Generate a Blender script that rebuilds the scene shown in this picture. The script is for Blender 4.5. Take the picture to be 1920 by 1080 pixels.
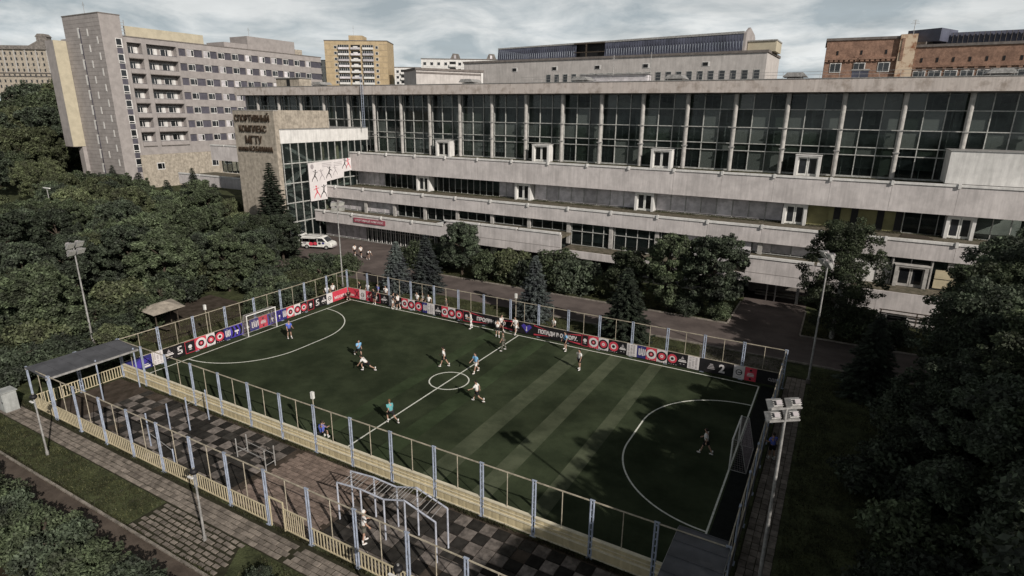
import bpy, bmesh, math, random
import numpy as np
from mathutils import Vector, Matrix
random.seed(7); rng = np.random.default_rng(11)
PI = math.pi
scene = bpy.context.scene
for o in list(bpy.data.objects): bpy.data.objects.remove(o)
col = scene.collection

# ------------------------------------------------------------------ camera
F = 1102.5; YAW, PITCH, ROLL = -0.50827, 0.290835, 0.011062
CAM = np.array([44.3683, -22.2217, 20.4145])
_r = np.array([math.cos(YAW), -math.sin(YAW), 0.])
_f = np.array([math.sin(YAW)*math.cos(PITCH), math.cos(YAW)*math.cos(PITCH), -math.sin(PITCH)])
_u = np.cross(_r, _f)
CR = math.cos(ROLL)*_r + math.sin(ROLL)*_u
CU = -math.sin(ROLL)*_r + math.cos(ROLL)*_u
cam_d = bpy.data.cameras.new('camera'); cam_o = bpy.data.objects.new('camera', cam_d); col.objects.link(cam_o)
cam_d.sensor_width = 36; cam_d.lens = F/1920*36; cam_d.clip_start = .3; cam_d.clip_end = 4000
cam_o.matrix_world = Matrix(((CR[0], CU[0], -_f[0], CAM[0]), (CR[1], CU[1], -_f[1], CAM[1]), (CR[2], CU[2], -_f[2], CAM[2]), (0, 0, 0, 1)))
scene.camera = cam_o
def ray(x, y): return _f + (x-960)/F*CR - (y-540)/F*CU
def G(x, y, z=0.):
    d = ray(x, y); return CAM + (z-CAM[2])/d[2]*d
def PX(x, y, X):
    d = ray(x, y); return CAM + (X-CAM[0])/d[0]*d
def PY(x, y, Y):
    d = ray(x, y); return CAM + (Y-CAM[1])/d[1]*d

# ------------------------------------------------------------------ world, sun, exposure
SUN_AZ = math.radians(-26); SUN_EL = math.radians(29.5)     # direction towards the sun, azimuth from +X
world = bpy.data.worlds.new('World'); scene.world = world; world.use_nodes = True
wn, wl = world.node_tree.nodes, world.node_tree.links
wn.clear()
wout = wn.new('ShaderNodeOutputWorld')
sky = wn.new('ShaderNodeTexSky'); sky.sky_type = 'NISHITA'; sky.sun_disc = False
sky.sun_elevation = SUN_EL; sky.sun_rotation = math.radians(90) - SUN_AZ
sky.air_density = 1.2; sky.dust_density = 2.0; sky.ozone_density = 1.5
bg1 = wn.new('ShaderNodeBackground'); bg1.inputs['Strength'].default_value = .06
hs = wn.new('ShaderNodeHueSaturation'); hs.inputs['Saturation'].default_value = .55
wl.new(sky.outputs[0], hs.inputs['Color']); wl.new(hs.outputs[0], bg1.inputs['Color'])
bg2 = wn.new('ShaderNodeBackground'); bg2.inputs['Strength'].default_value = 1.0
tc = wn.new('ShaderNodeTexCoord'); sep = wn.new('ShaderNodeSeparateXYZ'); wl.new(tc.outputs['Generated'], sep.inputs[0])
def wmath(op, a, b=None):
    n = wn.new('ShaderNodeMath'); n.operation = op
    for i, v in enumerate((a, b)):
        if v is None: continue
        if isinstance(v, (int, float)): n.inputs[i].default_value = v
        else: wl.new(v, n.inputs[i])
    return n.outputs[0]
zz = wmath('ADD', wmath('MAXIMUM', sep.outputs[2], 0.0), .16)
cmb = wn.new('ShaderNodeCombineXYZ')
wl.new(wmath('DIVIDE', sep.outputs[0], zz), cmb.inputs[0]); wl.new(wmath('DIVIDE', sep.outputs[1], zz), cmb.inputs[1])
cn = wn.new('ShaderNodeTexNoise'); cn.inputs['Scale'].default_value = 1.15; cn.inputs['Detail'].default_value = 9; cn.inputs['Roughness'].default_value = .6; cn.inputs['Distortion'].default_value = .5
wl.new(cmb.outputs[0], cn.inputs['Vector'])
cr = wn.new('ShaderNodeValToRGB'); cr.color_ramp.elements[0].position = .38; cr.color_ramp.elements[1].position = .60
wl.new(cn.outputs['Fac'], cr.inputs[0])
cn2 = wn.new('ShaderNodeTexNoise'); cn2.inputs['Scale'].default_value = 1.7; cn2.inputs['Detail'].default_value = 12; cn2.inputs['Roughness'].default_value = .58; cn2.inputs['Distortion'].default_value = .4
wl.new(cmb.outputs[0], cn2.inputs['Vector'])
ccol = wn.new('ShaderNodeValToRGB')
ccol.color_ramp.elements[0].position = .38; ccol.color_ramp.elements[0].color = (.54, .62, .665, 1)
ccol.color_ramp.elements[1].position = .60; ccol.color_ramp.elements[1].color = (1.02, 1.05, 1.05, 1)
wl.new(cn2.outputs['Fac'], ccol.inputs[0])
bg2.inputs['Color'].default_value = (.6, .64, .66, 1); wl.new(ccol.outputs[0], bg2.inputs['Color'])
# cloud brightness falls off towards the zenith, dimmed there to keep the sky's fill light low
elev = wn.new('ShaderNodeMapRange'); elev.inputs[1].default_value = 0.; elev.inputs[2].default_value = .5; elev.inputs[3].default_value = 1.05; elev.inputs[4].default_value = .16
wl.new(sep.outputs[2], elev.inputs[0]); wl.new(elev.outputs[0], bg2.inputs['Strength'])
mixw = wn.new('ShaderNodeMixShader'); wl.new(wmath('ADD', wmath('MULTIPLY', cr.outputs[0], .25), .74), mixw.inputs[0])
wl.new(bg1.outputs[0], mixw.inputs[1]); wl.new(bg2.outputs[0], mixw.inputs[2]); wl.new(mixw.outputs[0], wout.inputs[0])
sd = bpy.data.lights.new('sun', 'SUN'); sd.energy = 4.6; sd.angle = math.radians(.6); sd.color = (1., .94, .86)
so = bpy.data.objects.new('sun', sd); col.objects.link(so)
sdir = Vector((math.cos(SUN_AZ)*math.cos(SUN_EL), math.sin(SUN_AZ)*math.cos(SUN_EL), math.sin(SUN_EL)))
so.rotation_euler = sdir.to_track_quat('Z', 'Y').to_euler(); so.location = (80, -40, 60)
vs = scene.view_settings; vs.view_transform = 'Standard'; vs.look = 'None'; vs.gamma = 1; vs.use_curve_mapping = False; vs.exposure = -.1

# ------------------------------------------------------------------ materials
MATS = {}
def lin(r, g, b): return tuple(((c/255)/12.92 if c/255 <= .04045 else ((c/255+.055)/1.055)**2.4) for c in (r, g, b))
def mat(name, base, var=.25, scale=1.5, rough=.8, bump=.0, bscale=20, metal=0., second=None, streak=False, spec=.3, rand=0., island=0., detail=6, grain=0., lo=.38, hi=.62, macro=0.):
    """procedural material: noise-mottled colour between base and second, optional vertical streaks, per object or per island variation"""
    if name in MATS: return MATS[name]
    m = bpy.data.materials.new(name); m.use_nodes = True; n, l = m.node_tree.nodes, m.node_tree.links
    b = n['Principled BSDF']; b.inputs['Roughness'].default_value = rough; b.inputs['Metallic'].default_value = metal
    b.inputs['Specular IOR Level'].default_value = spec
    tcn = n.new('ShaderNodeTexCoord'); src = tcn.outputs['Object']
    geo = n.new('ShaderNodeNewGeometry'); src = geo.outputs['Position']
    nz = n.new('ShaderNodeTexNoise'); nz.inputs['Scale'].default_value = scale; nz.inputs['Detail'].default_value = detail; nz.inputs['Roughness'].default_value = .65
    l.new(src, nz.inputs['Vector'])
    ramp = n.new('ShaderNodeValToRGB'); ramp.color_ramp.elements[0].position = lo; ramp.color_ramp.elements[1].position = hi
    second = second or tuple(min(1, c*(1-var)) for c in base); first = tuple(min(1, c*(1+var*.5)) for c in base)
    ramp.color_ramp.elements[0].color = (*second, 1); ramp.color_ramp.elements[1].color = (*first, 1)
    l.new(nz.outputs['Fac'], ramp.inputs[0]); c = ramp.outputs[0]
    def mul(c, fac_out, lo_, hi_, f0=.3, f1=.7):
        mr = n.new('ShaderNodeMapRange'); mr.inputs[1].default_value = f0; mr.inputs[2].default_value = f1; mr.inputs[3].default_value = lo_; mr.inputs[4].default_value = hi_
        l.new(fac_out, mr.inputs[0])
        mx = n.new('ShaderNodeVectorMath'); mx.operation = 'SCALE'; l.new(c, mx.inputs[0]); l.new(mr.outputs[0], mx.inputs['Scale']); return mx.outputs[0]
    if streak:
        mp = n.new('ShaderNodeMapping'); mp.inputs['Scale'].default_value = (1.3, 1.3, .12); l.new(src, mp.inputs[0])
        n2 = n.new('ShaderNodeTexNoise'); n2.inputs['Scale'].default_value = 2.1; n2.inputs['Detail'].default_value = 10; n2.inputs['Roughness'].default_value = .75; l.new(mp.outputs[0], n2.inputs['Vector'])
        c = mul(c, n2.outputs['Fac'], .74, 1.09)
    if grain:
        n3 = n.new('ShaderNodeTexNoise'); n3.inputs['Scale'].default_value = bscale; n3.inputs['Detail'].default_value = 4; l.new(src, n3.inputs['Vector'])
        c = mul(c, n3.outputs['Fac'], 1-grain, 1+grain)
    if macro:
        n5 = n.new('ShaderNodeTexNoise'); n5.inputs['Scale'].default_value = .11; n5.inputs['Detail'].default_value = 3; n5.inputs['Distortion'].default_value = 1.2; l.new(src, n5.inputs['Vector']); c = mul(c, n5.outputs['Fac'], 1-macro, 1+macro, .35, .65)
    if rand:
        oi = n.new('ShaderNodeObjectInfo'); c = mul(c, oi.outputs['Random'], 1-rand, 1+rand, 0, 1)
    if island:
        c = mul(c, geo.outputs['Random Per Island'], 1-island, 1+island, 0, 1)
    l.new(c, b.inputs['Base Color'])
    if bump:
        n4 = n.new('ShaderNodeTexNoise'); n4.inputs['Scale'].default_value = bscale; n4.inputs['Detail'].default_value = 5; l.new(src, n4.inputs['Vector'])
        bp = n.new('ShaderNodeBump'); bp.inputs['Strength'].default_value = bump; bp.inputs['Distance'].default_value = .03
        l.new(n4.outputs['Fac'], bp.inputs['Height']); l.new(bp.outputs[0], b.inputs['Normal'])
    MATS[name] = m; return m
def leafmat(name, base, island=.5, rand=.38):
    m = mat(name, base, var=.5, second=(base[0]*.55, base[1]*.5, base[2]*.6), scale=.8, rough=.6, spec=.25, rand=rand, island=island, detail=4)
    n, l = m.node_tree.nodes, m.node_tree.links; b = n['Principled BSDF']; out = n['Material Output']
    csrc = b.inputs['Base Color'].links[0].from_socket
    tr = n.new('ShaderNodeBsdfTranslucent'); l.new(csrc, tr.inputs[0]); mx = n.new('ShaderNodeMixShader'); mx.inputs[0].default_value = .34
    l.new(b.outputs[0], mx.inputs[1]); l.new(tr.outputs[0], mx.inputs[2]); l.new(mx.outputs[0], out.inputs[0]); return m
def glassmat(name, tint, transp=.5, rough=.06):
    m = bpy.data.materials.new(name); m.use_nodes = True; n, l = m.node_tree.nodes, m.node_tree.links
    b = n['Principled BSDF']; b.inputs['Base Color'].default_value = (*tint, 1); b.inputs['Roughness'].default_value = rough; b.inputs['Specular IOR Level'].default_value = .5
    geo = n.new('ShaderNodeNewGeometry'); nz = n.new('ShaderNodeTexNoise'); nz.inputs['Scale'].default_value = .35; l.new(geo.outputs['Position'], nz.inputs['Vector'])
    bp = n.new('ShaderNodeBump'); bp.inputs['Strength'].default_value = .05; bp.inputs['Distance'].default_value = .3; l.new(nz.outputs['Fac'], bp.inputs['Height']); l.new(bp.outputs[0], b.inputs['Normal'])
    t = n.new('ShaderNodeBsdfTransparent'); t.inputs[0].default_value = (.8, .85, .84, 1)
    mx = n.new('ShaderNodeMixShader'); l.new(b.outputs[0], mx.inputs[1]); l.new(t.outputs[0], mx.inputs[2])
    oi = n.new('ShaderNodeObjectInfo'); mr = n.new('ShaderNodeMapRange'); mr.inputs[3].default_value = transp-.18; mr.inputs[4].default_value = transp+.14
    l.new(oi.outputs['Random'], mr.inputs[0]); l.new(mr.outputs[0], mx.inputs[0])
    l.new(mx.outputs[0], n['Material Output'].inputs[0]); MATS[name] = m; return m
M = {}
M['grass'] = mat('grass_ground', (.068, .076, .038), second=(.032, .036, .020), scale=.9, rough=.95, bump=.6, bscale=9, spec=.05, grain=.35)
M['turf'] = mat('artificial_turf', (.041, .051, .029), second=(.027, .035, .020), scale=.35, rough=.95, bump=.25, bscale=60, spec=.02, grain=.25, macro=.22)
M['turf2'] = mat('artificial_turf_pale', (.078, .088, .056), second=(.056, .066, .041), scale=.6, rough=.95, bump=.25, bscale=60, spec=.02, grain=.2, macro=.2)
M['rubber'] = mat('black_rubber', (.012, .014, .013), rough=.9, scale=2, spec=.1)
M['line'] = mat('line_paint', (.60, .60, .54), second=(.34, .36, .29), rough=.9, scale=5, spec=.1, grain=.15, lo=.30, hi=.46)
M['asphalt'] = mat('asphalt', (.125, .102, .094), second=(.092, .075, .070), scale=.35, rough=.92, bump=.2, bscale=30, spec=.1, grain=.15)
M['asphalt2'] = mat('path_asphalt', (.10, .080, .066), second=(.066, .052, .043), scale=.8, rough=.92, bump=.2, bscale=25, spec=.1, grain=.15)
M['kerb'] = mat('kerb_stone', (.26, .23, .20), scale=2, rough=.9, var=.35)
M['paver'] = mat('concrete_paver', (.215, .185, .160), scale=2.2, rough=.92, rand=.28, var=.35, bump=.2, spec=.1)
M['paverpink'] = mat('rosy_paver', (.215, .165, .140), scale=3, rough=.92, rand=.2, var=.3, spec=.1)
M['joint'] = mat('paver_joint_soil', (.035, .034, .022), scale=3, rough=.95, spec=.05)
M['tiledark'] = mat('dark_rubber_tile', (.034, .031, .028), scale=2, rough=.9, rand=.5, var=.4, spec=.15)
M['tilelight'] = mat('grey_rubber_tile', (.175, .152, .138), scale=2.5, rough=.9, rand=.3, var=.45, spec=.15)
M['yard'] = mat('bare_ground', (.075, .060, .050), second=(.045, .036, .028), scale=1.1, rough=.95, bump=.3, bscale=14, spec=.05)
M['soil'] = mat('soil_ground', (.042, .033, .022), second=(.028, .022, .015), scale=.8, rough=.95, bump=.4, bscale=10, spec=.05)
M['blue'] = mat('blue_paint', (.33, .37, .46), scale=3, rough=.5, var=.25, spec=.3)
M['cream'] = mat('cream_paint', (.52, .45, .31), scale=1.2, rough=.6, var=.14)
M['board'] = mat('cream_board_paint', (.56, .475, .30), scale=.7, rough=.6, var=.16, streak=True)
M['framepaint'] = mat('pale_blue_frame_paint', (.44, .46, .53), scale=3, rough=.45, var=.2)
M['ribpaint'] = mat('pale_rib_paint', (.66, .60, .46), scale=2, rough=.5, var=.15)
M['rail'] = mat('cream_rail_paint', (.42, .37, .29), scale=3, rough=.6, var=.3)
M['galv'] = mat('galvanised_steel', (.38, .37, .36), scale=4, rough=.55, var=.3, metal=.3)
M['white'] = mat('white_paint', (.72, .71, .68), scale=3, rough=.5, var=.15)
M['roofmetal'] = mat('grey_metal_roof', (.105, .105, .115), scale=.9, rough=.5, var=.25, metal=.2)
M['conc'] = mat('weathered_concrete', (.60, .555, .545), scale=.5, rough=.9, var=.16, streak=True, bump=.15, bscale=8)
M['concroof'] = mat('stained_roof_fascia', (.50, .445, .415), second=(.33, .275, .24), scale=.9, rough=.9, streak=True, bump=.3, bscale=6, lo=.3, hi=.5)
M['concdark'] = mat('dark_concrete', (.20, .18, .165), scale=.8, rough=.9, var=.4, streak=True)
M['stone'] = mat('beige_limestone', (.40, .35, .29), scale=1.6, rough=.9, var=.3, bump=.2, bscale=6, streak=True)
M['whitepanel'] = mat('white_panel', (.72, .70, .68), scale=.8, rough=.6, var=.12, streak=True)
M['mull'] = mat('mullion_steel', (.42, .42, .40), scale=3, rough=.6, var=.3)
M['colm'] = mat('column_concrete', (.42, .40, .38), scale=2, rough=.9, var=.25)
M['inwall'] = mat('interior_wall', (.48, .49, .45), scale=.25, rough=.95, var=.6)
M['infloor'] = mat('interior_floor', (.06, .055, .05), scale=.5, rough=.9)
M['curtain'] = mat('grey_blind', (.56, .53, .55), scale=1.2, rough=.9, var=.25, rand=.25)
M['green'] = mat('olive_wall_paint', (.21, .20, .10), scale=.8, rough=.9, var=.2)
M['weed'] = mat('weedy_terrace_gravel', (.14, .118, .09), second=(.065, .060, .038), scale=2.2, rough=.95, bump=.6, bscale=12, grain=.3)
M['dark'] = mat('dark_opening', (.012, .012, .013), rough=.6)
M['black'] = mat('black_print', (.014, .013, .015), rough=.55)
M['red'] = mat('red_print', (.56, .055, .085), rough=.55, var=.1)
M['navy'] = mat('navy_print', (.035, .035, .16), rough=.55, var=.15)
M['purple'] = mat('purple_print', (.07, .05, .34), rough=.55, var=.15)
M['wprint'] = mat('white_print', (.66, .62, .62), rough=.55, var=.08)
M['grey'] = mat('grey_print', (.34, .31, .32), rough=.6, var=.1)
M['letters'] = mat('dark_bronze_letters', (.05, .032, .02), rough=.6)
M['clad'] = mat('mauve_cladding', (.325, .295, .285), scale=.6, rough=.75, var=.14, rand=.06)
M['cladblue'] = mat('slate_panel', (.085, .08, .10), scale=1, rough=.6, var=.2, rand=.12)
M['cladcream'] = mat('cream_cladding', (.46, .41, .31), scale=.6, rough=.75, var=.12)
M['seam'] = mat('cladding_joint', (.17, .15, .14), rough=.9)
M['brick'] = mat('red_brown_brick', (.27, .165, .12), second=(.19, .115, .085), scale=1.2, rough=.9, grain=.2, bscale=5)
M['yellowbrick'] = mat('yellow_brick', (.44, .34, .215), scale=.5, rough=.9, var=.15, grain=.1, bscale=3)
M['bluemetal'] = mat('blue_grey_standing_seam', (.085, .09, .125), scale=.4, rough=.5, var=.3, island=.12)
M['winglass'] = mat('dark_window_glass', (.018, .020, .023), rough=.12, spec=.6, rand=.6)
M['bark'] = mat('bark', (.07, .055, .042), scale=6, rough=.95, var=.4)
M['birchbark'] = mat('birch_bark', (.34, .33, .30), second=(.05, .05, .045), scale=5, rough=.9)
M['skin'] = mat('skin', (.42, .26, .19), rough=.6, var=.08)
M['hairdark'] = mat('dark_hair', (.018, .013, .010), rough=.7)
M['hairbrown'] = mat('fair_hair', (.17, .09, .045), rough=.7)
M['cwhite'] = mat('white_cloth', (.72, .70, .68), rough=.9, var=.1)
M['cblack'] = mat('black_cloth', (.016, .016, .018), rough=.9)
M['cblue'] = mat('royal_blue_cloth', (.10, .14, .50), rough=.9, var=.15)
M['clight'] = mat('light_blue_cloth', (.20, .42, .66), rough=.9, var=.15)
M['cteal'] = mat('teal_cloth', (.12, .36, .38), rough=.9, var=.15)
M['cgrey'] = mat('olive_grey_cloth', (.12, .115, .095), rough=.9, var=.2)
M['leaf'] = leafmat('broad_leaf', (.100, .126, .070))
M['leaf2'] = leafmat('yellowish_leaf', (.130, .150, .078))
M['leafdark'] = leafmat('dark_leaf', (.076, .096, .062))
M['needle'] = leafmat('blue_spruce_needle', (.13, .152, .14))
M['needledark'] = leafmat('green_spruce_needle', (.066, .084, .058))
M['glass'] = glassmat('facade_glass', (.014, .019, .019), .68)
M['palestucco'] = mat('pale_stucco', (.52, .485, .465), scale=.6, rough=.8, var=.12, streak=True)
M['glasspale'] = glassmat('pale_diffuse_glass', (.10, .115, .107), .5)  # paler grey-green diffuse base, same gloss as the darker panes
M['glassgreen'] = glassmat('green_tinted_glass', (.03, .042, .034), .58)
M['glassd'] = glassmat('hall_glass', (.02, .024, .024), .45)
M['tyre'] = mat('tyre_rubber', (.015, .015, .016), rough=.8)
M['net'] = mat('goal_net_cord', (.34, .29, .31), rough=.9)
M['lampglass'] = mat('floodlight_glass', (.55, .54, .50), rough=.2, spec=.6)
M['terr'] = mat('hill_ground', (.04, .05, .025), scale=.1, rough=.95, var=.5)

# ------------------------------------------------------------------ builders
WP = {}     # world position of each parent
def tag(o, label=None, cat=None, group=None, kind=None):
    if label: o['label'] = label
    if cat: o['category'] = cat
    if group: o['group'] = group
    if kind: o['kind'] = kind
    return o
def thing(name, label, cat, loc=(0, 0, 0), rz=0., group=None, kind=None):
    o = bpy.data.objects.new(name, None); o.empty_display_size = .2; col.objects.link(o)
    o.location = loc; o.rotation_euler = (0, 0, rz); WP[o.name] = (Vector(loc), rz)
    return tag(o, label, cat, group, kind)
class MB:
    def __init__(s): s.v = []; s.f = []; s.smooth = False
    def quad(s, *p):
        k = len(s.v); s.v += [tuple(q) for q in p]; s.f.append(tuple(range(k, k+len(p)))); return s
    def box(s, x0, y0, z0, x1, y1, z1):
        if x0 > x1: x0, x1 = x1, x0
        if y0 > y1: y0, y1 = y1, y0
        if z0 > z1: z0, z1 = z1, z0
        k = len(s.v)
        s.v += [(x0, y0, z0), (x1, y0, z0), (x1, y1, z0), (x0, y1, z0), (x0, y0, z1), (x1, y0, z1), (x1, y1, z1), (x0, y1, z1)]
        s.f += [tuple(k+i for i in q) for q in ((3, 2, 1, 0), (4, 5, 6, 7), (0, 1, 5, 4), (1, 2, 6, 5), (2, 3, 7, 6), (3, 0, 4, 7))]; return s
    def bar(s, a, b, r, n=6, r2=None):
        a = Vector(a); b = Vector(b); d = (b-a)
        if d.length < 1e-6: return s
        d.normalize(); up = Vector((0, 0, 1)) if abs(d.z) < .9 else Vector((1, 0, 0))
        x = d.cross(up).normalized(); y = d.cross(x); r2 = r if r2 is None else r2; k = len(s.v)
        for p, rr in ((a, r), (b, r2)):
            for i in range(n):
                t = 2*PI*(i+.5)/n; s.v.append(tuple(p + x*math.cos(t)*rr + y*math.sin(t)*rr))
        for i in range(n): s.f.append((k+i, k+(i+1) % n, k+n+(i+1) % n, k+n+i))
        s.f.append(tuple(k+i for i in reversed(range(n)))); s.f.append(tuple(k+n+i for i in range(n))); return s
    def prism(s, pts, lo, hi, axis='y'):
        """pts: 2D outline; extruded along axis between lo and hi"""
        n = len(pts); k = len(s.v)
        for w in (lo, hi):
            for (a, b) in pts:
                s.v.append((a, w, b) if axis == 'y' else ((w, a, b) if axis == 'x' else (a, b, w)))
        s.f.append(tuple(k+i for i in range(n))); s.f.append(tuple(k+n+i for i in reversed(range(n))))
        for i in range(n): s.f.append((k+i, k+n+i, k+n+(i+1) % n, k+(i+1) % n))
        return s
    def sphere(s, c, r, nu=10, nv=6):
        rx, ry, rz_ = r if isinstance(r, tuple) else (r, r, r); k = len(s.v); s.v.append((c[0], c[1], c[2]-rz_))
        for j in range(1, nv):
            ph = -PI/2+PI*j/nv
            for i in range(nu):
                t = 2*PI*i/nu; s.v.append((c[0]+rx*math.cos(ph)*math.cos(t), c[1]+ry*math.cos(ph)*math.sin(t), c[2]+rz_*math.sin(ph)))
        s.v.append((c[0], c[1], c[2]+rz_)); e = len(s.v)-1
        for i in range(nu):
            s.f.append((k, k+1+(i+1) % nu, k+1+i)); s.f.append((e, e-nu+i, e-nu+(i+1) % nu))
        for j in range(nv-2):
            for i in range(nu):
                a = k+1+j*nu; s.f.append((a+i, a+(i+1) % nu, a+nu+(i+1) % nu, a+nu+i))
        return s
    def disc(s, cx, cz, r, y, th=.006, n=28):
        return s.prism([(cx+r*math.cos(2*PI*i/n), cz+r*math.sin(2*PI*i/n)) for i in range(n)], y, y-th, 'y')
    def mesh(s, name, m, off=None):
        me = bpy.data.meshes.new(name)
        v = s.v if off is None else [(p[0]-off[0], p[1]-off[1], p[2]-off[2]) for p in s.v]
        me.from_pydata(v, [], s.f)
        if m: me.materials.append(m)
        if s.smooth: me.polygons.foreach_set('use_smooth', [True]*len(me.polygons))
        me.update(); return me
    def build(s, name, m, parent=None, local=False, kind=None):
        off = None
        if parent is not None and not local: off = WP[parent.name][0]
        o = bpy.data.objects.new(name, s.mesh(name, m, off)); col.objects.link(o)
        if parent is not None:
            o.parent = parent; WP[o.name] = (WP[parent.name][0], 0)
        else: WP[o.name] = (Vector((0, 0, 0)), 0)
        if kind: o['kind'] = kind
        return o
def inst(name, me, parent, loc, rz=0., scale=None, local=False, rot=None, wp=True):
    o = bpy.data.objects.new(name, me); col.objects.link(o)
    if parent is not None:
        o.parent = parent; base = Vector((0, 0, 0)) if local else WP[parent.name][0]
        o.location = Vector(loc)-base
    else: o.location = loc
    o.rotation_euler = rot if rot else (0, 0, rz)
    if scale: o.scale = scale
    if wp: WP[o.name] = (Vector(loc), rz)
    return o
def copy_tree(o, parent=None):
    c = o.copy(); col.objects.link(c); c.parent = parent
    for k in ('label',):
        pass
    for ch in o.children: copy_tree(ch, c)
    return c
def structure(name, mb, m):
    o = mb.build(name, m); o['kind'] = 'structure'; return o
def sheet(name, pts, z, m, th=None):
    mb = MB()
    if th: mb.prism(pts, z-th, z, 'z')
    else: mb.quad(*[(p[0], p[1], z) for p in pts])
    return structure(name, mb, m)
def rect(x0, y0, x1, y1): return [(x0, y0), (x1, y0), (x1, y1), (x0, y1)]
def text_mesh(s, size, m, extrude=.01, align='LEFT', bold=0.):
    cu = bpy.data.curves.new('txt', 'FONT'); cu.body = s; cu.size = size; cu.extrude = extrude; cu.align_x = align; cu.offset = bold; cu.resolution_u = 3
    o = bpy.data.objects.new('txt', cu); col.objects.link(o)
    dg = bpy.context.evaluated_depsgraph_get(); me = bpy.data.meshes.new_from_object(o.evaluated_get(dg))
    bpy.data.objects.remove(o); me.materials.clear(); me.materials.append(m); return me
def text_part(name, s, size, m, parent, loc, width=None, extrude=.01, align='LEFT', bold=0., rz=0., up=True, local=True):
    me = text_mesh(s, size, m, extrude, align, bold)
    if width:
        xs = [v.co.x for v in me.vertices]; w = max(xs)-min(xs)
        for v in me.vertices: v.co.x *= width/w
    return inst(name, me, parent, loc, local=local, rot=(PI/2, 0, rz))
# ------------------------------------------------------------------ ground
g = MB(); g.quad((-1500, -600, 0), (1500, -600, 0), (1500, 2000, 0), (-1500, 2000, 0)); structure('ground', g, M['grass'])
hill = MB(); N = 26
for i in range(N+1):
    for j in range(N+1):
        x = -420+i*10; y = 20+j*14; u = (i/N-.5)*2; v = (j/N-.5)*2
        hill.v.append((x, y, -.5+15*max(0, 1-u*u)*max(0, 1-v*v)))
for i in range(N):
    for j in range(N):
        k = i*(N+1)+j; hill.f.append((k, k+N+1, k+N+2, k+1))
hill.smooth = True; structure('hill', hill, M['terr'])
FX0, FX1, FY1 = -3.0, 42.45, 24.5
GL, GR, TN, TF, YC = -2.0, 40.9, 1.0, 23.9, 12.46
sheet('pitch', rect(FX0, 0, FX1, FY1), .012, M['turf'])
for k, (x0, x1, m) in enumerate([(25.3, 26.7, 'turf2'), (28.7, 29.9, 'turf2'), (32.3, 33.3, 'turf2')]):
    sheet('turf_strip', rect(x0, .9, x1, TF), .017, M[m])
M['turf3'] = mat('artificial_turf_seam', (.046, .062, .033), second=(.032, .044, .023), scale=.5, rough=.95, spec=.02, macro=.2, grain=.2, bscale=60)
for x0, x1 in ((16.4, 17.6), (21.2, 22.6)): sheet('turf_strip', rect(x0, .9, x1, TF), .017, M['turf3'])
sheet('rubber_margin', rect(41.05, .2, 42.3, 24.2), .017, M['rubber'])
lines = MB(); LW = .10
def lbox(x0, y0, x1, y1): lines.box(x0, y0, .018, x1, y1, .023)
lbox(GL-LW/2, TN, GL+LW/2, TF); lbox(GR-LW/2, TN, GR+LW/2, TF)
lbox(GL, TF-LW/2, GR, TF+LW/2)
XM = (GL+GR)/2; lbox(XM-LW/2, .3, XM+LW/2, TF-LW/2)
def arc(cx, cy, r, a0, a1, n=40):
    for i in range(n):
        t0 = a0+(a1-a0)*i/n; t1 = a0+(a1-a0)*(i+1)/n
        p = [(cx+(r+s*LW/2)*math.cos(t), cy+(r+s*LW/2)*math.sin(t)) for t, s in ((t0, -1), (t0, 1), (t1, 1), (t1, -1))]
        lines.prism(p, .019, .0245, 'z')
arc(XM, YC, 1.56, 0, 2*PI, 60)
for gx, sg in ((GL, 1), (GR, -1)):
    for cyy, a in ((YC+1.55, PI/2), (YC-1.55, -PI/2)):
        arc(gx, cyy, 6.25, a, 0 if sg > 0 else (PI if a > 0 else -PI))
    lbox(gx+sg*6.25-LW/2, YC-1.55, gx+sg*6.25+LW/2, YC+1.55)
lo = structure('pitch_markings', lines, M['line'])
# roads and paths
sheet('road', [(-60, 30.6), (80, 30.6), (80, 37.6), (-60, 37.6)], .010, M['asphalt'])
sheet('road', [(36.2, 37.6), (42.7, 37.6), (42.7, 55), (36.2, 55)], .014, M['asphalt'])
sheet('plaza', [(-30, 37.6), (-7.5, 37.6), (-7.5, 48.2), (-31.3, 48.2)], .014, M['asphalt'])
sheet('path', [(-17, 27), (-9, 30.6), (-24, 30.6), (-24, 27)], .014, M['asphalt'])
sheet('path', [(-16, 5), (-7, 5.4), (-8, 17), (-17, 17)], .006, M['yard'])
kb = MB()
def kerb(a, b, w=.15, h=.13):
    a = Vector((a[0], a[1], 0)); b = Vector((b[0], b[1], 0)); d = (b-a).normalized(); L = (b-a).length; nrm = Vector((-d.y, d.x, 0))*w/2
    n = max(1, int(L/1.0))
    for i in range(n):
        p = a+(b-a)*((i+.015)/n); q = a+(b-a)*((i+.985)/n)
        kb.prism([(p+nrm)[:2], (p-nrm)[:2], (q-nrm)[:2], (q+nrm)[:2]], 0, h+random.uniform(-.012, .012), 'z')
kerb((-7.5, 37.7), (36.1, 37.7)); kerb((36.1, 37.85), (36.1, 46.0)); kerb((42.8, 37.7), (80, 37.7)); kerb((42.8, 37.85), (42.8, 46)); kerb((20, 30.5), (80, 30.5))
kerb((-7.4, 37.9), (-7.4, 46)); kerb((-24, 30.5), (-9, 30.5))
kerb((-8, -9.85), (40, -9.85), .12, .1)
ko = structure('kerb', kb, M['kerb'])
sheet('gravel_patch', [(36, 25.2), (42.3, 25.2), (42.3, 30.3), (35, 30.3)], .008, mat('gravel', (.15, .13, .11), second=(.09, .08, .065), scale=4, rough=.95, bump=.7, bscale=18))
sheet('footpath', [(-8, -13.0), (45, -13.0), (45, -9.9), (-8, -9.9)], .010, M['asphalt2'])
sheet('soil_bed', [(-40, -40), (45, -40), (45, -14.2), (-40, -14.2)], .006, M['soil'])
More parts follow.
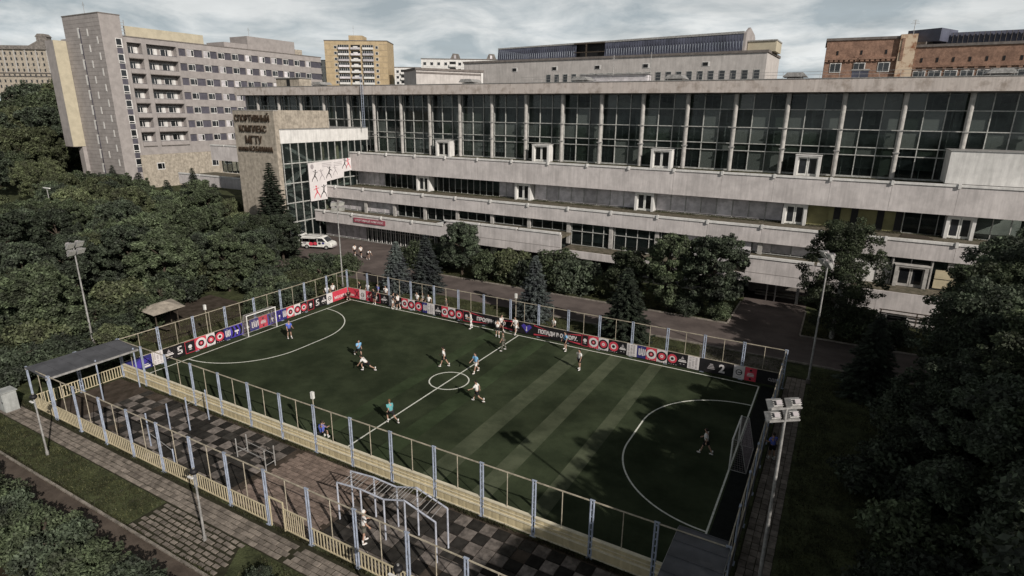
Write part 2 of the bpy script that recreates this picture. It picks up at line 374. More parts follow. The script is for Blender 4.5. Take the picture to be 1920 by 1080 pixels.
# playground ground
sheet('playground_base', rect(FX0+.05, -5.95, 42.4, -.15), .006, M['yard'])
sheet('walkway_base', [(-8, -7.6), (45, -7.6), (45, -6.1), (-8, -6.1)], .006, M['joint'])
sheet('paved_patch_base', [(15.0, -9.75), (22.6, -9.75), (21.2, -7.6), (15.0, -7.6)], .006, M['joint'])
sheet('side_path_base', rect(42.6, -14, 44.1, 27.3), .007, M['joint'])
def pave(root, name, meshes, x0, y0, x1, y1, w, d, z=.008, gap=.03, lim=300, stag=True, jit=.01, drop=0., near=None, inside=None):
    """meshes: list of (paver mesh of unit w x d); the first lim are parts, the rest one stuff mesh"""
    spots = []; r = 0; y = y0
    while y+d <= y1+1e-6:
        x = x0+(w/2 if stag and r % 2 else 0)
        while x+w <= x1+1e-6:
            if random.random() >= drop and (inside is None or inside(x+w/2, y+d/2)): spots.append((x+w/2, y+d/2))
            x += w
        y += d; r += 1
    spots.sort(key=lambda p: (p[0]-CAM[0])**2+(p[1]-CAM[1])**2)
    vis = [p for p in spots if True]
    for p in vis[:lim]:
        me = random.choice(meshes); inst(name, me, root, (p[0]+random.uniform(-jit, jit), p[1]+random.uniform(-jit, jit), z+random.uniform(-.006, .006)), rz=random.uniform(-.02, .02), wp=False)
    if len(vis) > lim:
        mb = MB()
        for p in vis[lim:]:
            zz_ = z+random.uniform(-.005, .005); mb.box(p[0]-w/2+gap/2, p[1]-d/2+gap/2, 0, p[0]+w/2-gap/2, p[1]+d/2-gap/2, zz_+.03)
        o = mb.build(name+'_row', meshes[0].materials[0], root); o['kind'] = 'stuff'
def paver_mesh(w, d, gap, m, h=.03):
    mb = MB(); c = .012; a, b = w/2-gap/2, d/2-gap/2
    mb.box(-a, -b, -.01, a, b, h-c); mb.prism([(-a+c, -b+c), (a-c, -b+c), (a-c, b-c), (-a+c, b-c)], h-c, h, 'z'); return mb.mesh('paver', m)
wk = thing('walkway', None, None, (10, -7, 0), kind='structure')
pm = [paver_mesh(.42, .30, .035, M['paver'])]
pave(wk, 'paver', pm, -7, -7.55, 24, -6.15, .42, .30, lim=285)
pp = thing('paved_patch', None, None, (18, -8.6, 0), kind='structure')
pave(pp, 'paver', [paver_mesh(.46, .30, .10, M['paver'])], 15.1, -9.7, 22.2, -7.6, .46, .30, lim=290, jit=.025, inside=lambda x, y: x < 22.4-(y+9.7)*.55)
wk2 = thing('walkway', None, None, (30, -7, 0), kind='structure')
pave(wk2, 'paver', pm, 24.0, -7.55, 36, -6.15, .42, .30, lim=200)
sp = thing('side_path', None, None, (43.3, 8, 0), kind='structure')
pave(sp, 'paver', [paver_mesh(.36, .50, .03, M['paver'])], 42.65, -13, 44.1, 27, .36, .50, lim=300, stag=False)
def tiles(root, x0, x1, ptn, seed):
    rr = random.Random(seed); w = .76
    md = paver_mesh(w, w, .04, M['tiledark'], .035); ml = paver_mesh(w, w, .04, M['tilelight'], .035); n = 0
    nx = int((x1-x0)/w); ny = 7
    for i in range(nx):
        for j in range(ny):
            x = x0+(i+.5)*w; y = -5.75+(j+.5)*w
            if not ptn(x, y, i, j, rr): continue
            light = rr.random() < (.72 if (i+j) % 2 else .13)
            inst('rubber_tile', ml if light else md, root, (x, y, rr.uniform(.004, .012)), rz=rr.uniform(-.012, .012), wp=False)
t1 = thing('rubber_tile_area', None, None, (9, -3, 0), kind='structure')
tiles(t1, 1.0, 17.3, lambda x, y, i, j, r: r.random() > .04 and (x > 3.5 or y < -1.5 or r.random() < .4), 3)
t2 = thing('rubber_tile_area', None, None, (33, -3, 0), kind='structure')
tiles(t2, 24.0, 42.2, lambda x, y, i, j, r: r.random() > .05, 5)
bp_ = thing('playground_paving', None, None, (20, -3, 0), kind='structure')
pave(bp_, 'paver', [paver_mesh(.40, .30, .03, M['paverpink'])], 17.4, -5.8, 23.9, -.4, .40, .30, lim=299)
# ------------------------------------------------------------------ fences round the pitch and the playground
SP = 3.03; HF = 3.2
def post_mesh(h=HF, w=.15):
    mb = MB()
    mb.bar((-w/2, 0, 0), (-w/2, 0, h), .045, 8); mb.bar((w/2, 0, 0), (w/2, 0, h), .045, 8)
    for i in range(9): z = .15+i*(h-.3)/8; mb.box(-w/2, -.02, z-.03, w/2, .02, z+.03)
    mb.box(-w/2-.05, -.05, h, w/2+.05, .05, h+.03); mb.box(-.17, -.1, 0, .17, .1, .02)
    return mb.mesh('post', M['blue'])
PM = post_mesh()
midm = MB().bar((0, 0, 1.05), (0, 0, HF), .025, 6).mesh('intermediate_pole', M['rail'])
def fence(label, a, b, n, kind, group='fences round the football pitch', skip=(), z0=0.):
    a = Vector((*a, 0)); b = Vector((*b, 0)); d = (b-a).normalized(); ang = math.atan2(d.y, d.x)
    t = thing('fence', label, 'fence', a, ang, group)
    L = (b-a).length; s = L/n
    for i in range(n+1):
        if i in skip: continue
        inst('post', PM, t, (i*s, 0, 0), local=True, wp=False)
    for i in range(n):
        r = MB(); r.box(i*s+.1, -.025, HF-.06, (i+1)*s-.1, .025, HF-.01); r.build('top_rail', M['rail'], t, local=True)
        inst('intermediate_pole', midm, t, (i*s+s/2, 0, 0), local=True, wp=False)
        if kind == 'board':
            # cream boarding: upper and lower corrugated sheets between rails
            for (za, zb) in ((.14, .62), (.70, 1.10)):
                mb = MB(); k = 24; x0 = i*s+.1; x1 = (i+1)*s-.1; pts = []
                for q in range(k+1):
                    x = x0+(x1-x0)*q/k; pts.append((x, -.03 if q % 4 else -.018))
                for q in range(k):
                    (xa, ya), (xb, yb) = pts[q], pts[q+1]
                    mb.quad((xa, ya, za), (xb, yb, za), (xb, yb, zb), (xa, ya, zb))
                    mb.quad((xa, ya+.035, za), (xa, ya+.035, zb), (xb, yb+.035, zb), (xb, yb+.035, za))
                mb.quad((x0, .035, zb), (x0, -.03, zb), (x1, -.03, zb), (x1, .035, zb))
                mb.build('board', M['board'], t, local=True)
            mb = MB().box(i*s+.09, -.085, .60, (i+1)*s-.09, .05, .70).box(i*s+.09, -.07, 1.10, (i+1)*s-.09, .08, 1.17).box(i*s+.09, -.06, .06, (i+1)*s-.09, .05, .14).box(i*s+.09, -.06, .86, (i+1)*s-.09, -.031, .89)
            mb.build('board_rail', M['ribpaint'], t, local=True)
        if kind == 'plain':
            MB().box(i*s+.1, -.03, 1.16, (i+1)*s-.1, .03, 1.24).build('middle_rail', M['rail'], t, local=True)
            MB().box(i*s+.1, -.02, .10, (i+1)*s-.1, .02, 1.16).build('back_board', M['concdark'], t, local=True)
        if kind == 'bars' and i not in (BARSKIP if kind == 'bars' else ()):
            MB().box(i*s+.1, -.03, .98, (i+1)*s-.1, .03, 1.03).box(i*s+.1, -.03, .12, (i+1)*s-.1, .03, .17).build('bar_rail', M['cream'], t, local=True)
            for q in range(13):
                inst('baluster', BAL, t, (i*s+.24+q*(s-.48)/12, 0, 0), local=True, wp=False)
    return t
BAL = MB().box(-.028, -.018, .17, .028, .018, .98).mesh('baluster', M['cream'])
BARSKIP = (8,)
fence('cream boarded fence with blue posts between the playground and the pitch', (FX0, 0), (FX0+15*SP, 0), 15, 'board')
fence('blue posted fence behind the far goal hung with banners', (FX0, 0), (FX0, FY1), 8, 'plain', skip=(0,))
fence('long blue posted fence between the pitch and the road', (FX0, FY1), (FX0+15*SP, FY1), 15, 'plain', skip=(0,))
fence('blue posted fence behind the near right goal beside the paved side path', (42.42, FY1), (42.42, 0), 8, 'plain', skip=(0, 8))
ff = fence('cream barred fence with blue posts between the walkway and the playground', (FX0, -6), (FX0+15*SP, -6), 15, 'bars', group='fences round the playground')
# gate in the barred fence
gx = FX0+8*SP
gt = thing('gate', 'narrow cream barred gate standing open in the playground fence', 'gate', (gx+.15, -6, 0))
mb = MB(); mb.box(gx+.15, -6.03, 0, gx+.21, -5.97, 1.75); mb.box(gx+1.15, -6.03, 0, gx+1.21, -5.97, 1.75); mb.box(gx+.21, -6.03, 1.69, gx+1.15, -5.97, 1.75); mb.build('gate_frame', M['cream'], gt)
for q in range(9):
    mb = MB().box(gx+1.30+q*.155, -6.015, .2, gx+1.335+q*.155, -5.985, 1.35); mb.build('baluster', M['cream'], gt)
MB().box(gx+1.21, -6.03, 1.35, gx+2.85, -5.97, 1.40).box(gx+1.21, -6.03, .15, gx+2.85, -5.97, .2).build('gate_rail', M['cream'], gt)
lf = thing('fence', 'short barred fence under the long grey canopy at the playground end', 'fence', (FX0, -6, 0), PI/2, 'fences round the playground')
for i in range(3): inst('post', PM, lf, (i*3.0, 0, 0), local=True, wp=False) if i else None
for i in range(2):
    MB().box(i*3+.1, -.03, .98, i*3+2.9, .03, 1.03).box(i*3+.1, -.03, .12, i*3+2.9, .03, .17).build('bar_rail', M['cream'], lf, local=True)
    for q in range(14): inst('baluster', BAL, lf, (i*3+.24+q*.195, 0, 0), local=True, wp=False)
# canopies
def canopy(label, x0, x1, y0, y1, z, legs, slope=.0, group='grey canopies at the pitch corners'):
    t = thing('canopy', label, 'canopy', ((x0+x1)/2, (y0+y1)/2, 0), 0, group)
    n = max(2, int((y1-y0)/.9))
    for i in range(n):
        ya = y0+(y1-y0)*i/n; yb = y0+(y1-y0)*(i+1)/n
        mb = MB(); mb.prism([(x0, z), (x1, z+slope), (x1, z+slope+.05), (x0, z+.05)], ya+.006, yb-.006, 'y'); mb.build('roof_sheet', M['roofmetal'], t)
    mb = MB()
    for i in range(n+1):
        y = y0+(y1-y0)*i/n; mb.prism([(x0, z+.05), (x1, z+slope+.05), (x1, z+slope+.075), (x0, z+.075)], y-.02, y+.02, 'y')
    mb.build('roof_seam', M['roofmetal'], t)
    mb = MB().box(x0-.03, y0, z-.14, x0+.03, y1, z-.005).box(x1-.03, y0, z+slope-.14, x1+.03, y1, z+slope-.005); mb.build('beam', M['galv'], t)
    for (lx, ly) in legs: MB().bar((lx, ly, 0), (lx, ly, z), .05, 8).build('leg', M['blue'], t)
    return t
canopy('long grey metal canopy at the left end of the playground', -2.85, -.1, -6.15, -.1, 3.2, [(-.2, -6.02), (-.2, -3), (-.2, -.4)], -.15)
canopy('small bluish grey canopy by the fence corner at the bottom right', 40.3, 42.5, -3.6, .35, 3.1, [(40.4, -3.4), (40.4, .3), (42.35, -3.4)], .0)
# utility cabinet
t = thing('utility_cabinet', 'pale grey metal cabinet beside the walkway at the left edge', 'cabinet', (-4.3, -7.0, 0))
M['cabinet'] = mat('cabinet_grey', (.40, .41, .40), scale=2, rough=.6, var=.2, streak=True); MB().box(-4.75, -7.4, .08, -3.85, -6.6, 1.5).build('body', M['cabinet'], t); MB().box(-4.8, -7.45, 0, -3.8, -6.55, .08).build('plinth', M['concdark'], t)
MB().box(-4.82, -7.47, 1.5, -3.78, -6.53, 1.56).build('lid', M['cabinet'], t)
d = MB().box(-4.7, -7.43, .15, -3.9, -7.405, 1.43).build('door', M['cabinet'], t); MB().box(-4.0, -7.46, .75, -3.95, -7.435, .9).build('handle', M['black'], d)
# ------------------------------------------------------------------ banners
def banner(px0, px1, side, kind, label, h=1.12):
    if len(label.split()) > 16: print('LONG', label)
    """side back: hangs on the long fence, side left: hangs behind the far goal; px0, px1 are metres along the fence"""
    if side == 'back': loc = (px0+.01, FY1-.10, .10); rz = 0
    else: loc = (FX0+.10, px0+.01, .10); rz = PI/2
    w = abs(px1-px0)-.02
    t = thing('advertising_banner', label, 'banner', loc, rz, None)
    BG = {'ringred': 'red', 'ringwhite': 'wprint', 'ringblack': 'black', 'list': 'wprint', 'm': 'navy', 'arrow': 'purple', 'logo': 'black', 'logoS': 'black', 'logored': 'black', 'dark': 'black', 'wlogo': 'wprint', 'rlogo': 'red', 'text': 'black', 'two': 'black', 'heart': 'black', 'moscow': 'red', 'end': 'black', 'purpledark': 'navy', 'cross': 'red'}[kind]
    jit = random.uniform(-.02, .02)
    # cloth with slight waves
    mb = MB(); n = max(4, int(w/.25)); ys = [random.uniform(-.010, .010) for _ in range(n+1)]
    for i in range(n):
        xa, xb = w*i/n, w*(i+1)/n
        mb.quad((xa, ys[i], 0), (xb, ys[i+1], 0), (xb, ys[i+1], h), (xa, ys[i], h)); mb.quad((xa, ys[i]+.02, 0), (xa, ys[i]+.02, h), (xb, ys[i+1]+.02, h), (xb, ys[i+1]+.02, 0))
    mb.build('cloth', M[BG], t, local=True)
    def disc(cx, cz, r, m, k): MB().disc(cx, cz, r, -.012-.004*k, .004).build('ring', M[m], t, local=True)
    def pr(boxes, m, k=0, name='print'):
        mb = MB()
        for b in boxes: mb.box(b[0], -.014-.004*k, b[1], b[2], -.018-.004*k, b[3])
        return mb.build(name, M[m], t, local=True)
    cx, cz = w/2, h/2
    if kind.startswith('ring'):
        seq = {'ringred': ('wprint', 'black', 'red', 'wprint'), 'ringwhite': ('black', 'red', 'wprint', 'red'), 'ringblack': ('red', 'wprint', 'black', 'black')}[kind]
        for k, (m, f) in enumerate(zip(seq, (.47, .27 if kind != 'ringwhite' else .33, .15, .05))): disc(cx, cz, f*min(w, h)*1.02, m, k)
        pr([(.12+i*.2, .04, .2+i*.2, .07) for i in range(4) if .2+i*.2 < w], 'black' if kind == 'ringwhite' else 'wprint')
    elif kind == 'list':
        bs = []
        for c in range(3):
            z = .1; x = w*(.14+.27*c)
            while z < h-.12:
                l = random.uniform(.04, .1); 
                if random.random() > .15: bs.append((x, z, x+w*.17, z+.035))
                z += .075
        pr(bs, 'grey')
    elif kind == 'm':
        z0, z1 = h*.28, h*.78; b = [(w*(.18+.22*i), z0, w*(.18+.22*i)+w*.13, z1) for i in range(4)]; pr(b, 'wprint')
        pr([(w*.22, z0-.05, w*.42, z0+.02), (w*.58, z0-.05, w*.78, z0+.02), (w*.4, z0+.1, w*.6, z0+.18)], 'wprint', 1); pr([(w*.46, z1+.04, w*.54, z1+.1)], 'wprint')
    elif kind == 'arrow':
        mb = MB(); s = w
        for k in range(3):
            x = s*(.05+.3*k); mb.prism([(x, .1), (x+s*.15, .1), (x+s*.3, h*.5), (x+s*.15, h*.95), (x, h*.95), (x+s*.12, h*.5)], -.014, -.018, 'y')
        mb.build('print', M['black'], t, local=True); pr([(w*.30, h*.42, w*.62, h*.56), (w*.44, h*.2, w*.52, h*.42)], 'wprint', 1)
    elif kind in ('logo', 'dark'):
        pr([(w*.18, h*.5, w*.82, h*.56), (w*.1, h*.38, w*.9, h*.47), (w*.25, h*.2, w*.4, h*.23), (w*.6, h*.2, w*.75, h*.23)], 'wprint')
        MB().prism([(w*.32, h*.62), (w*.68, h*.62), (w*.5, h*.86)], -.014, -.018, 'y').build('print', M['grey'], t, local=True)
    elif kind == 'logoS':
        pr([(w*.4, h*.74, w*.72, h*.83), (w*.3, h*.5, w*.45, h*.8), (w*.3, h*.45, w*.72, h*.54), (w*.6, h*.25, w*.75, h*.5), (w*.25, h*.22, w*.66, h*.31)], 'wprint')
    elif kind == 'logored':
        pr([(0.02, .02, w-.02, .06), (.02, h-.06, w-.02, h-.02), (.02, .06, .06, h-.06), (w-.06, .06, w-.02, h-.06)], 'red'); disc(cx, cz+.03, .17, 'wprint', 0); pr([(cx-.12, cz-.26, cx+.12, cz-.2)], 'wprint')
    elif kind == 'wlogo':
        disc(cx, cz, .25, 'black', 0); disc(cx, cz, .18, 'wprint', 1); pr([(cx-.1, cz-.04, cx+.24, cz+.04)], 'black', 2); pr([(w*.25, .12, w*.75, .16)], 'grey')
    elif kind == 'rlogo':
        pr([(w*.2, h*.42, w*.8, h*.5), (w*.25, h*.54, w*.75, h*.60), (w*.2, h*.34, w*.8, h*.38)], 'wprint'); disc(cx, h*.8, .09, 'black', 0); disc(cx, h*.15, .09, 'black', 0)
    elif kind == 'heart':
        MB().prism([(w*.1, h*.7), (w*.5, h*.12), (w*.9, h*.7), (w*.72, h*.9), (w*.5, h*.75), (w*.28, h*.9)], -.014, -.018, 'y').build('print', M['purple'], t, local=True)
        MB().prism([(w*.42, h*.4), (w*.5, h*.25), (w*.58, h*.4), (w*.53, h*.4), (w*.53, h*.68), (w*.47, h*.68), (w*.47, h*.4)], -.018, -.022, 'y').build('print', M['wprint'], t, local=True)
    elif kind == 'cross':
        for sgn in (1, -1):
            MB().prism([(w*.5-sgn*w*.38-.05, .2), (w*.5-sgn*w*.38+.05, .2), (w*.5+sgn*w*.38+.05, h-.2), (w*.5+sgn*w*.38-.05, h-.2)], -.014-.004*(sgn > 0), -.018-.004*(sgn > 0), 'y').build('print', M['black'], t, local=True)
    elif kind == 'purpledark':
        MB().prism([(w*.1, h*.3), (w*.55, h*.2), (w*.9, h*.7), (w*.6, h*.9), (w*.3, h*.6)], -.014, -.018, 'y').build('print', M['purple'], t, local=True)
        pr([(w*.12, h*.25, w*.3, h*.38), (w*.6, h*.1, w*.9, h*.24), (w*.66, h*.3, w*.84, h*.36)], 'wprint', 1)
    return t, w
RN = lambda where: [('ringred', 'red banner with a white ring '+where), ('ringwhite', 'white banner with a black and red ring '+where), ('ringblack', 'black banner with a red and white ring '+where)]
def run(side, items):
    for a, b, k, l in items: banner(a, b, side, k, l)
L_ = 'on the fence behind the far goal'
r1, r2 = RN('left of the far goal'), RN('right of the far goal')
run('left', [(.12, 2.22, 'purpledark', 'dark navy and purple banner nearest the canopy on the far goal fence'), (2.22, 3.15, 'list', 'white banner of printed columns near the canopy behind the far goal line'),
  (3.15, 4.11, 'logo', 'black banner with a white crest beside the printed columns on the far goal fence'), (4.11, 5.01, 'logoS', 'black banner with a white angular letter shape left of the far goal'), (5.01, 5.99, 'logored', 'black banner with a thin red border left of the three far goal rings'),
  (5.99, 7.04, *r1[0]), (7.04, 7.87, *r1[1]), (7.87, 8.78, *r1[2]), (8.78, 9.44, 'm', 'navy banner with white upright strokes just left of the far goal'), (9.44, 10.79, 'arrow', 'purple banner with black arrows at the left post of the far goal'),
  (10.79, 11.5, 'dark', 'dark banner half hidden by the left side net of the far goal'), (11.5, 12.5, 'm', 'navy banner with white strokes seen inside the far goal'), (12.5, 13.5, 'rlogo', 'red banner with white lettering seen through the far goal'), (13.5, 14.63, 'arrow', 'purple banner with black arrows at the right post of the far goal'),
  (14.63, 15.22, 'arrow', 'narrow purple banner just right of the far goal'), (15.22, 15.81, 'm', 'navy banner with white upright strokes right of the far goal'),
  (15.81, 16.76, *r2[0]), (16.76, 17.59, *r2[1]), (17.59, 18.44, *r2[2]), (18.5, 19.38, 'logored', 'black banner with a thin red border right of the rings beyond the far goal'), (19.38, 20.35, 'logoS', 'black banner with a white angular letter shape right of the far goal'),
  (20.35, 21.19, 'logo', 'black banner with a white crest near the far left corner'), (21.19, 22.05, 'wlogo', 'white banner with a round emblem next to the far corner on the goal fence')])
t, w = banner(22.05, 24.3, 'left', 'moscow', 'red banner with white writing filling the left side of the far corner')
text_part('lettering', 'МОСКВА', .42, M['wprint'], t, (.25, -.02, .25), width=w-.5, bold=.01)
t, w = banner(-2.85, -1.9, 'back', 'moscow', 'red banner with white writing on the right side of the far corner')
text_part('lettering', 'МОСКВА', .3, M['wprint'], t, (.05, -.02, .22), width=w-.1)
run('back', [(-1.9, -1.17, 'cross', 'red banner with a black cross beside the far corner'), (-1.17, -.22, 'wlogo', 'white banner with a round emblem right of the black cross near the far corner'), (-.22, .71, 'rlogo', 'red banner with two black dots near the far corner on the road side fence')])
b3 = RN('nearest the corner on the road fence'); b4 = RN('left of the slogan banner'); b5 = RN('right of the slogan banner'); b6 = RN('in the set nearest the 2')
run('back', [(.71, 1.9, 'logored', 'black banner with a pale square emblem behind the man in black near the far corner'), (1.9, 3.08, 'dark', 'plain dark banner right of the man in black near the far corner'), (3.08, 3.97, 'list', 'white banner of printed columns left of the two men at the road side fence'),
  (3.97, 4.85, 'logo', 'black banner with a crest behind the two men by the road side fence'), (4.85, 5.72, *b3[0]), (5.72, 6.65, *b3[1]), (6.65, 7.64, *b3[2]), (7.64, 8.27, 'm', 'navy banner with white strokes right of the first rings on the road side fence'), (8.27, 9.23, 'list', 'white banner of printed columns between two sets of rings'),
  (9.23, 10.11, 'logo', 'black banner with a white crest before the second set of rings'), (10.11, 10.92, *b4[0]), (10.92, 11.84, *b4[1]), (11.84, 12.75, *b4[2]), (12.75, 13.65, 'logored', 'black banner with a small emblem behind the player all in white')])
def slogan(a, b, s, label, txt0, txtw, size):
    t, w = banner(a, b, 'back', 'text', label)
    for pts in ([(0.05, h_) for h_ in (.0,)],): pass
    MB().prism([(.05, 1.08), (.05, .98), (txt0+1.0, .80)], -.014, -.018, 'y').build('print', M['red'], t, local=True)
    MB().prism([(.05, .06), (txt0+1.4, .28), (.05, .20)], -.014, -.018, 'y').build('print', M['red'], t, local=True)
    MB().prism([(w-.05, 1.06), (w-.05, .93), (w-1.5, .84)], -.014, -.018, 'y').build('print', M['red'], t, local=True)
    MB().prism([(w-.05, .05), (w-1.6, .24), (w-.05, .2)], -.014, -.018, 'y').build('print', M['red'], t, local=True)
    text_part('lettering', s, size, M['wprint'], t, (txt0, -.022, .37), width=txtw, bold=.018)
slogan(13.65, 18.56, 'ПРОЯВИ СЕБЯ', 'long black slogan banner behind the men at the halfway line', .75, 3.3, .52)
run('back', [(18.56, 19.32, 'dark', 'dark banner between the first slogan and the purple emblem'), (19.32, 20.76, 'heart', 'black banner with a purple heart shaped emblem at the halfway line')])
slogan(20.76, 25.67, 'ПОПАДИ В ОСНОВУ.', 'long black slogan banner right of the purple emblem', .5, 4.0, .52)
run('back', [(25.67, 26.39, 'logored', 'black banner with a small emblem between the slogan and the third set of rings'), (26.39, 27.31, *b5[0]), (27.31, 28.27, *b5[1]), (28.27, 29.21, *b5[2]), (29.21, 29.94, 'logo', 'black banner with a white crest right of the third set of rings'), (29.94, 30.86, 'list', 'white banner of printed columns left of the blue banner with white strokes'),
  (30.86, 31.66, 'm', 'bright navy banner with white strokes before the last set of rings'), (31.66, 32.59, *b6[0]), (32.59, 33.51, *b6[1]), (33.51, 34.36, *b6[2]), (34.36, 35.2, 'dark', 'black banner with small white lines right of the last rings'), (35.2, 36.16, 'list', 'white banner of printed columns left of the number 2')])
t, w = banner(36.16, 38.85, 'back', 'two', 'black banner with a large white number 2 near the right corner')
text_part('number', '2', .95, M['wprint'], t, (1.55, -.022, .22), bold=.03)
mb = MB().box(.7, -.014, .45, 1.2, -.018, .53).box(.75, -.014, .58, 1.15, -.018, .66).box(.82, -.014, .7, 1.08, -.018, .8).box(.65, -.014, .34, 1.25, -.018, .4); mb.build('print', M['grey'], t, local=True)
run('back', [(38.85, 39.7, 'wlogo', 'white banner with a dark round emblem right of the number 2'), (39.7, 40.58, 'rlogo', 'orange red banner with white lettering left of the last black banner')])
t, w = banner(40.58, 42.3, 'back', 'end', 'last black banner at the right corner of the pitch'); text_part('lettering', 'СДЕЛ', .3, M['grey'], t, (.85, -.022, .38), bold=.01)
# ------------------------------------------------------------------ goals
def goal(label, x, sg, yc):
    t = thing('goal', label, 'goal', (x, yc, 0), 0, 'five a side goals')
    w = 1.6; H = 2.05; dt, db = .45, .95
    for s in (-1, 1): MB().bar((x, yc+s*w, 0), (x, yc+s*w, H), .05, 8).build('goalpost', M['white'], t)
    MB().bar((x, yc-w-.05, H), (x, yc+w+.05, H), .05, 8).build('crossbar', M['white'], t)
    X = lambda d: x-sg*d
    for s in (-1, 1):
        y = yc+s*w; mb = MB(); mb.bar((x, y, H), (X(dt), y, H), .025).bar((X(dt), y, H), (X(db), y, .03), .025).bar((x, y, .03), (X(db), y, .03), .025); mb.build('side_frame', M['galv'], t)
    MB().bar((X(dt), yc-w, H), (X(dt), yc+w, H), .025).bar((X(db), yc-w, .03), (X(db), yc+w, .03), .03).build('rear_bar', M['galv'], t)
    net = MB(); r = .006
    def line(a, b): net.bar(a, b, r, 3)
    n = 22
    for i in range(n+1):
        y = yc-w+2*w*i/n; line((X(dt), y, H), (X(db), y, .03)); line((x, y, H), (X(dt), y, H))
    for i in range(1, 14):
        f = i/14; line((X(dt+(db-dt)*f), yc-w, H*(1-f)), (X(dt+(db-dt)*f), yc+w, H*(1-f)))
        for s in (-1, 1): line((x, yc+s*w, H*(1-f)), (X(dt+(db-dt)*f), yc+s*w, H*(1-f)))
    for i in range(1, 6):
        f = i/6
        for s in (-1, 1): line((X(db*f), yc+s*w, 0.03), (X(dt*f), yc+s*w, H))
    for i in range(1, 3): line((X(dt*i/3), yc-w, H), (X(dt*i/3), yc+w, H))
    net.build('net', M['net'], t)
goal('far left white goal with net in front of the banners', GL, 1, 12.2)
goal('right hand white goal with net in the tree shade', GR, -1, 12.6)
# ------------------------------------------------------------------ playground apparatus
def posts(label, name, cat, pts, m='blue', r=.045, bars=(), group=None):
    t = thing(name, label, cat, (pts[0][0], pts[0][1], 0), 0, group)
    for (x, y, h) in pts: MB().bar((x, y, 0), (x, y, h), r, 8).sphere((x, y, h), r*1.1, 8, 4).build('post', M[m], t)
    for a, b in bars: MB().bar(a, b, .022, 6).build('bar', M['galv'], t)
    return t
posts('three uneven blue pull up posts with bars in the dark tiled yard', 'pull_up_bars', 'exercise bars', [(7.9, -3.0, 1.9), (9.1, -2.4, 2.4), (8.9, -.9, 2.25)], bars=[((9.1, -2.4, 1.9), (8.9, -.9, 1.9))], group='playground exercise bars')
posts('low exercise rail on posts close behind the barred fence', 'low_rail', 'exercise bars', [(8.8, -4.8, 2.3), (11.9, -5.2, .98)], bars=[((8.8, -4.8, 1.0), (11.9, -5.2, .9))], group='playground exercise bars')
posts('steel parallel bars on four posts on the tiles left of the pink paving', 'parallel_bars', 'exercise bars', [(14.5, -2.85, 1.25), (14.6, -2.2, 1.25), (17.2, -2.95, 1.32), (17.2, -2.3, 1.32)], 'galv', .035, [((14.5, -2.85, .78), (17.2, -2.95, .78)), ((14.6, -2.2, .78), (17.2, -2.3, .78)), ((14.5, -2.85, .35), (14.6, -2.2, .35)), ((17.2, -2.95, .35), (17.2, -2.3, .35))], group='playground exercise bars')
t = thing('climbing_frame', 'large grey and blue monkey bar frame over the playground tiles', 'climbing frame', (27, -3.4, 0))
xs = [24.0, 25.6, 27.1, 28.6, 30.2]; zs = [2.25, 2.42, 2.38, 2.95, 2.30]
for y, dx in ((-3.95, .1), (-2.87, 0)):
    P_ = [(x+dx, y, z) for x, z in zip(xs, zs)]; P_[3] = (28.4+dx, y, 2.8)
    for a, b in zip(P_[:-1], P_[1:]): MB().bar(a, b, .045, 8).build('side_rail', M['framepaint'], t)
    for (x, yy, z) in P_: MB().bar((x, yy, 0), (x, yy, z), .045, 8).build('leg', M['framepaint'], t)
for i in range(4):
    for k in range(1, 6):
        f = k/6; x = xs[i]+(xs[i+1]-xs[i])*f; z = zs[i]+(zs[i+1]-zs[i])*f
        MB().bar((x+.1, -3.95, z), (x, -2.87, z), .017, 6).build('rung', M['galv'], t)
# ------------------------------------------------------------------ lamps
def lamp_post(label, x, y):
    t = thing('lamp_post', label, 'lamp post', (x, y, 0), 0, 'small lamp posts beside the walkway')
    MB().bar((x, y, 0), (x, y, 3.75), .06, 10, .045).build('pole', M['galv'], t)
    MB().bar((x, y, 0), (x, y, .25), .09, 10).build('base', M['galv'], t)
    h = MB(); h.smooth = True; h.sphere((x, y, 3.92), (.2, .2, .16), 14, 8); h.build('lamp_globe', M['black'], t)
    MB().box(x-.42, y-.12, 3.52, x-.08, y-.02, 3.58).build('bracket', M['cwhite'], t); MB().bar((x, y, 4.05), (x, y, 4.12), .05, 8).build('cap', M['galv'], t)
lamp_post('small lamp post left of the grass strip near the grey cabinet', 4.3, -8.5)
lamp_post('small lamp post standing on the loose paved patch', 19.5, -8.4)
lamp_post('small lamp post at the bottom edge in front of the climbing frame', 31.9, -8.4)
def mast(label, x, y, h, rz, group='floodlight masts at the pitch corners', big=1.0, tilt=.6):
    t = thing('floodlight_mast', label, 'floodlight', (x, y, 0), rz, group)
    MB().bar((0, 0, 0), (0, 0, h), .09, 12, .05).build('pole', M['galv'], t, local=True)
    MB().bar((0, 0, 0), (0, 0, .35), .17, 12).build('base', M['concdark'], t, local=True)
    mb = MB()
    for z in (h-.62*big, h): mb.box(-.75*big, -.03, z-.03, .75*big, .03, z+.03)
    mb.build('crossbar', M['galv'], t, local=True)
    for sx in (-1, 1):
        for z in (h-.62*big, h):
            # local: light faces -Y and down
            hd = bpy.data.objects.new('floodlight', FL); col.objects.link(hd); hd.parent = t; hd.location = (sx*.45*big, -.12, z+.18*big); hd.rotation_euler = (tilt, 0, 0); hd.scale = (big,)*3; WP[hd.name] = (Vector((0, 0, 0)), 0)
            l = bpy.data.objects.new('lens', FLL); col.objects.link(l); l.parent = hd
            b = bpy.data.objects.new('control_box', FLB); col.objects.link(b); b.parent = hd
    return t
mb = MB(); mb.prism([(-.14, -.24), (.05, -.30), (.05, .30), (-.14, .24)], -.34, .34, 'x'); FLm = mb
fl = MB()
fl.v = []; fl.f = []
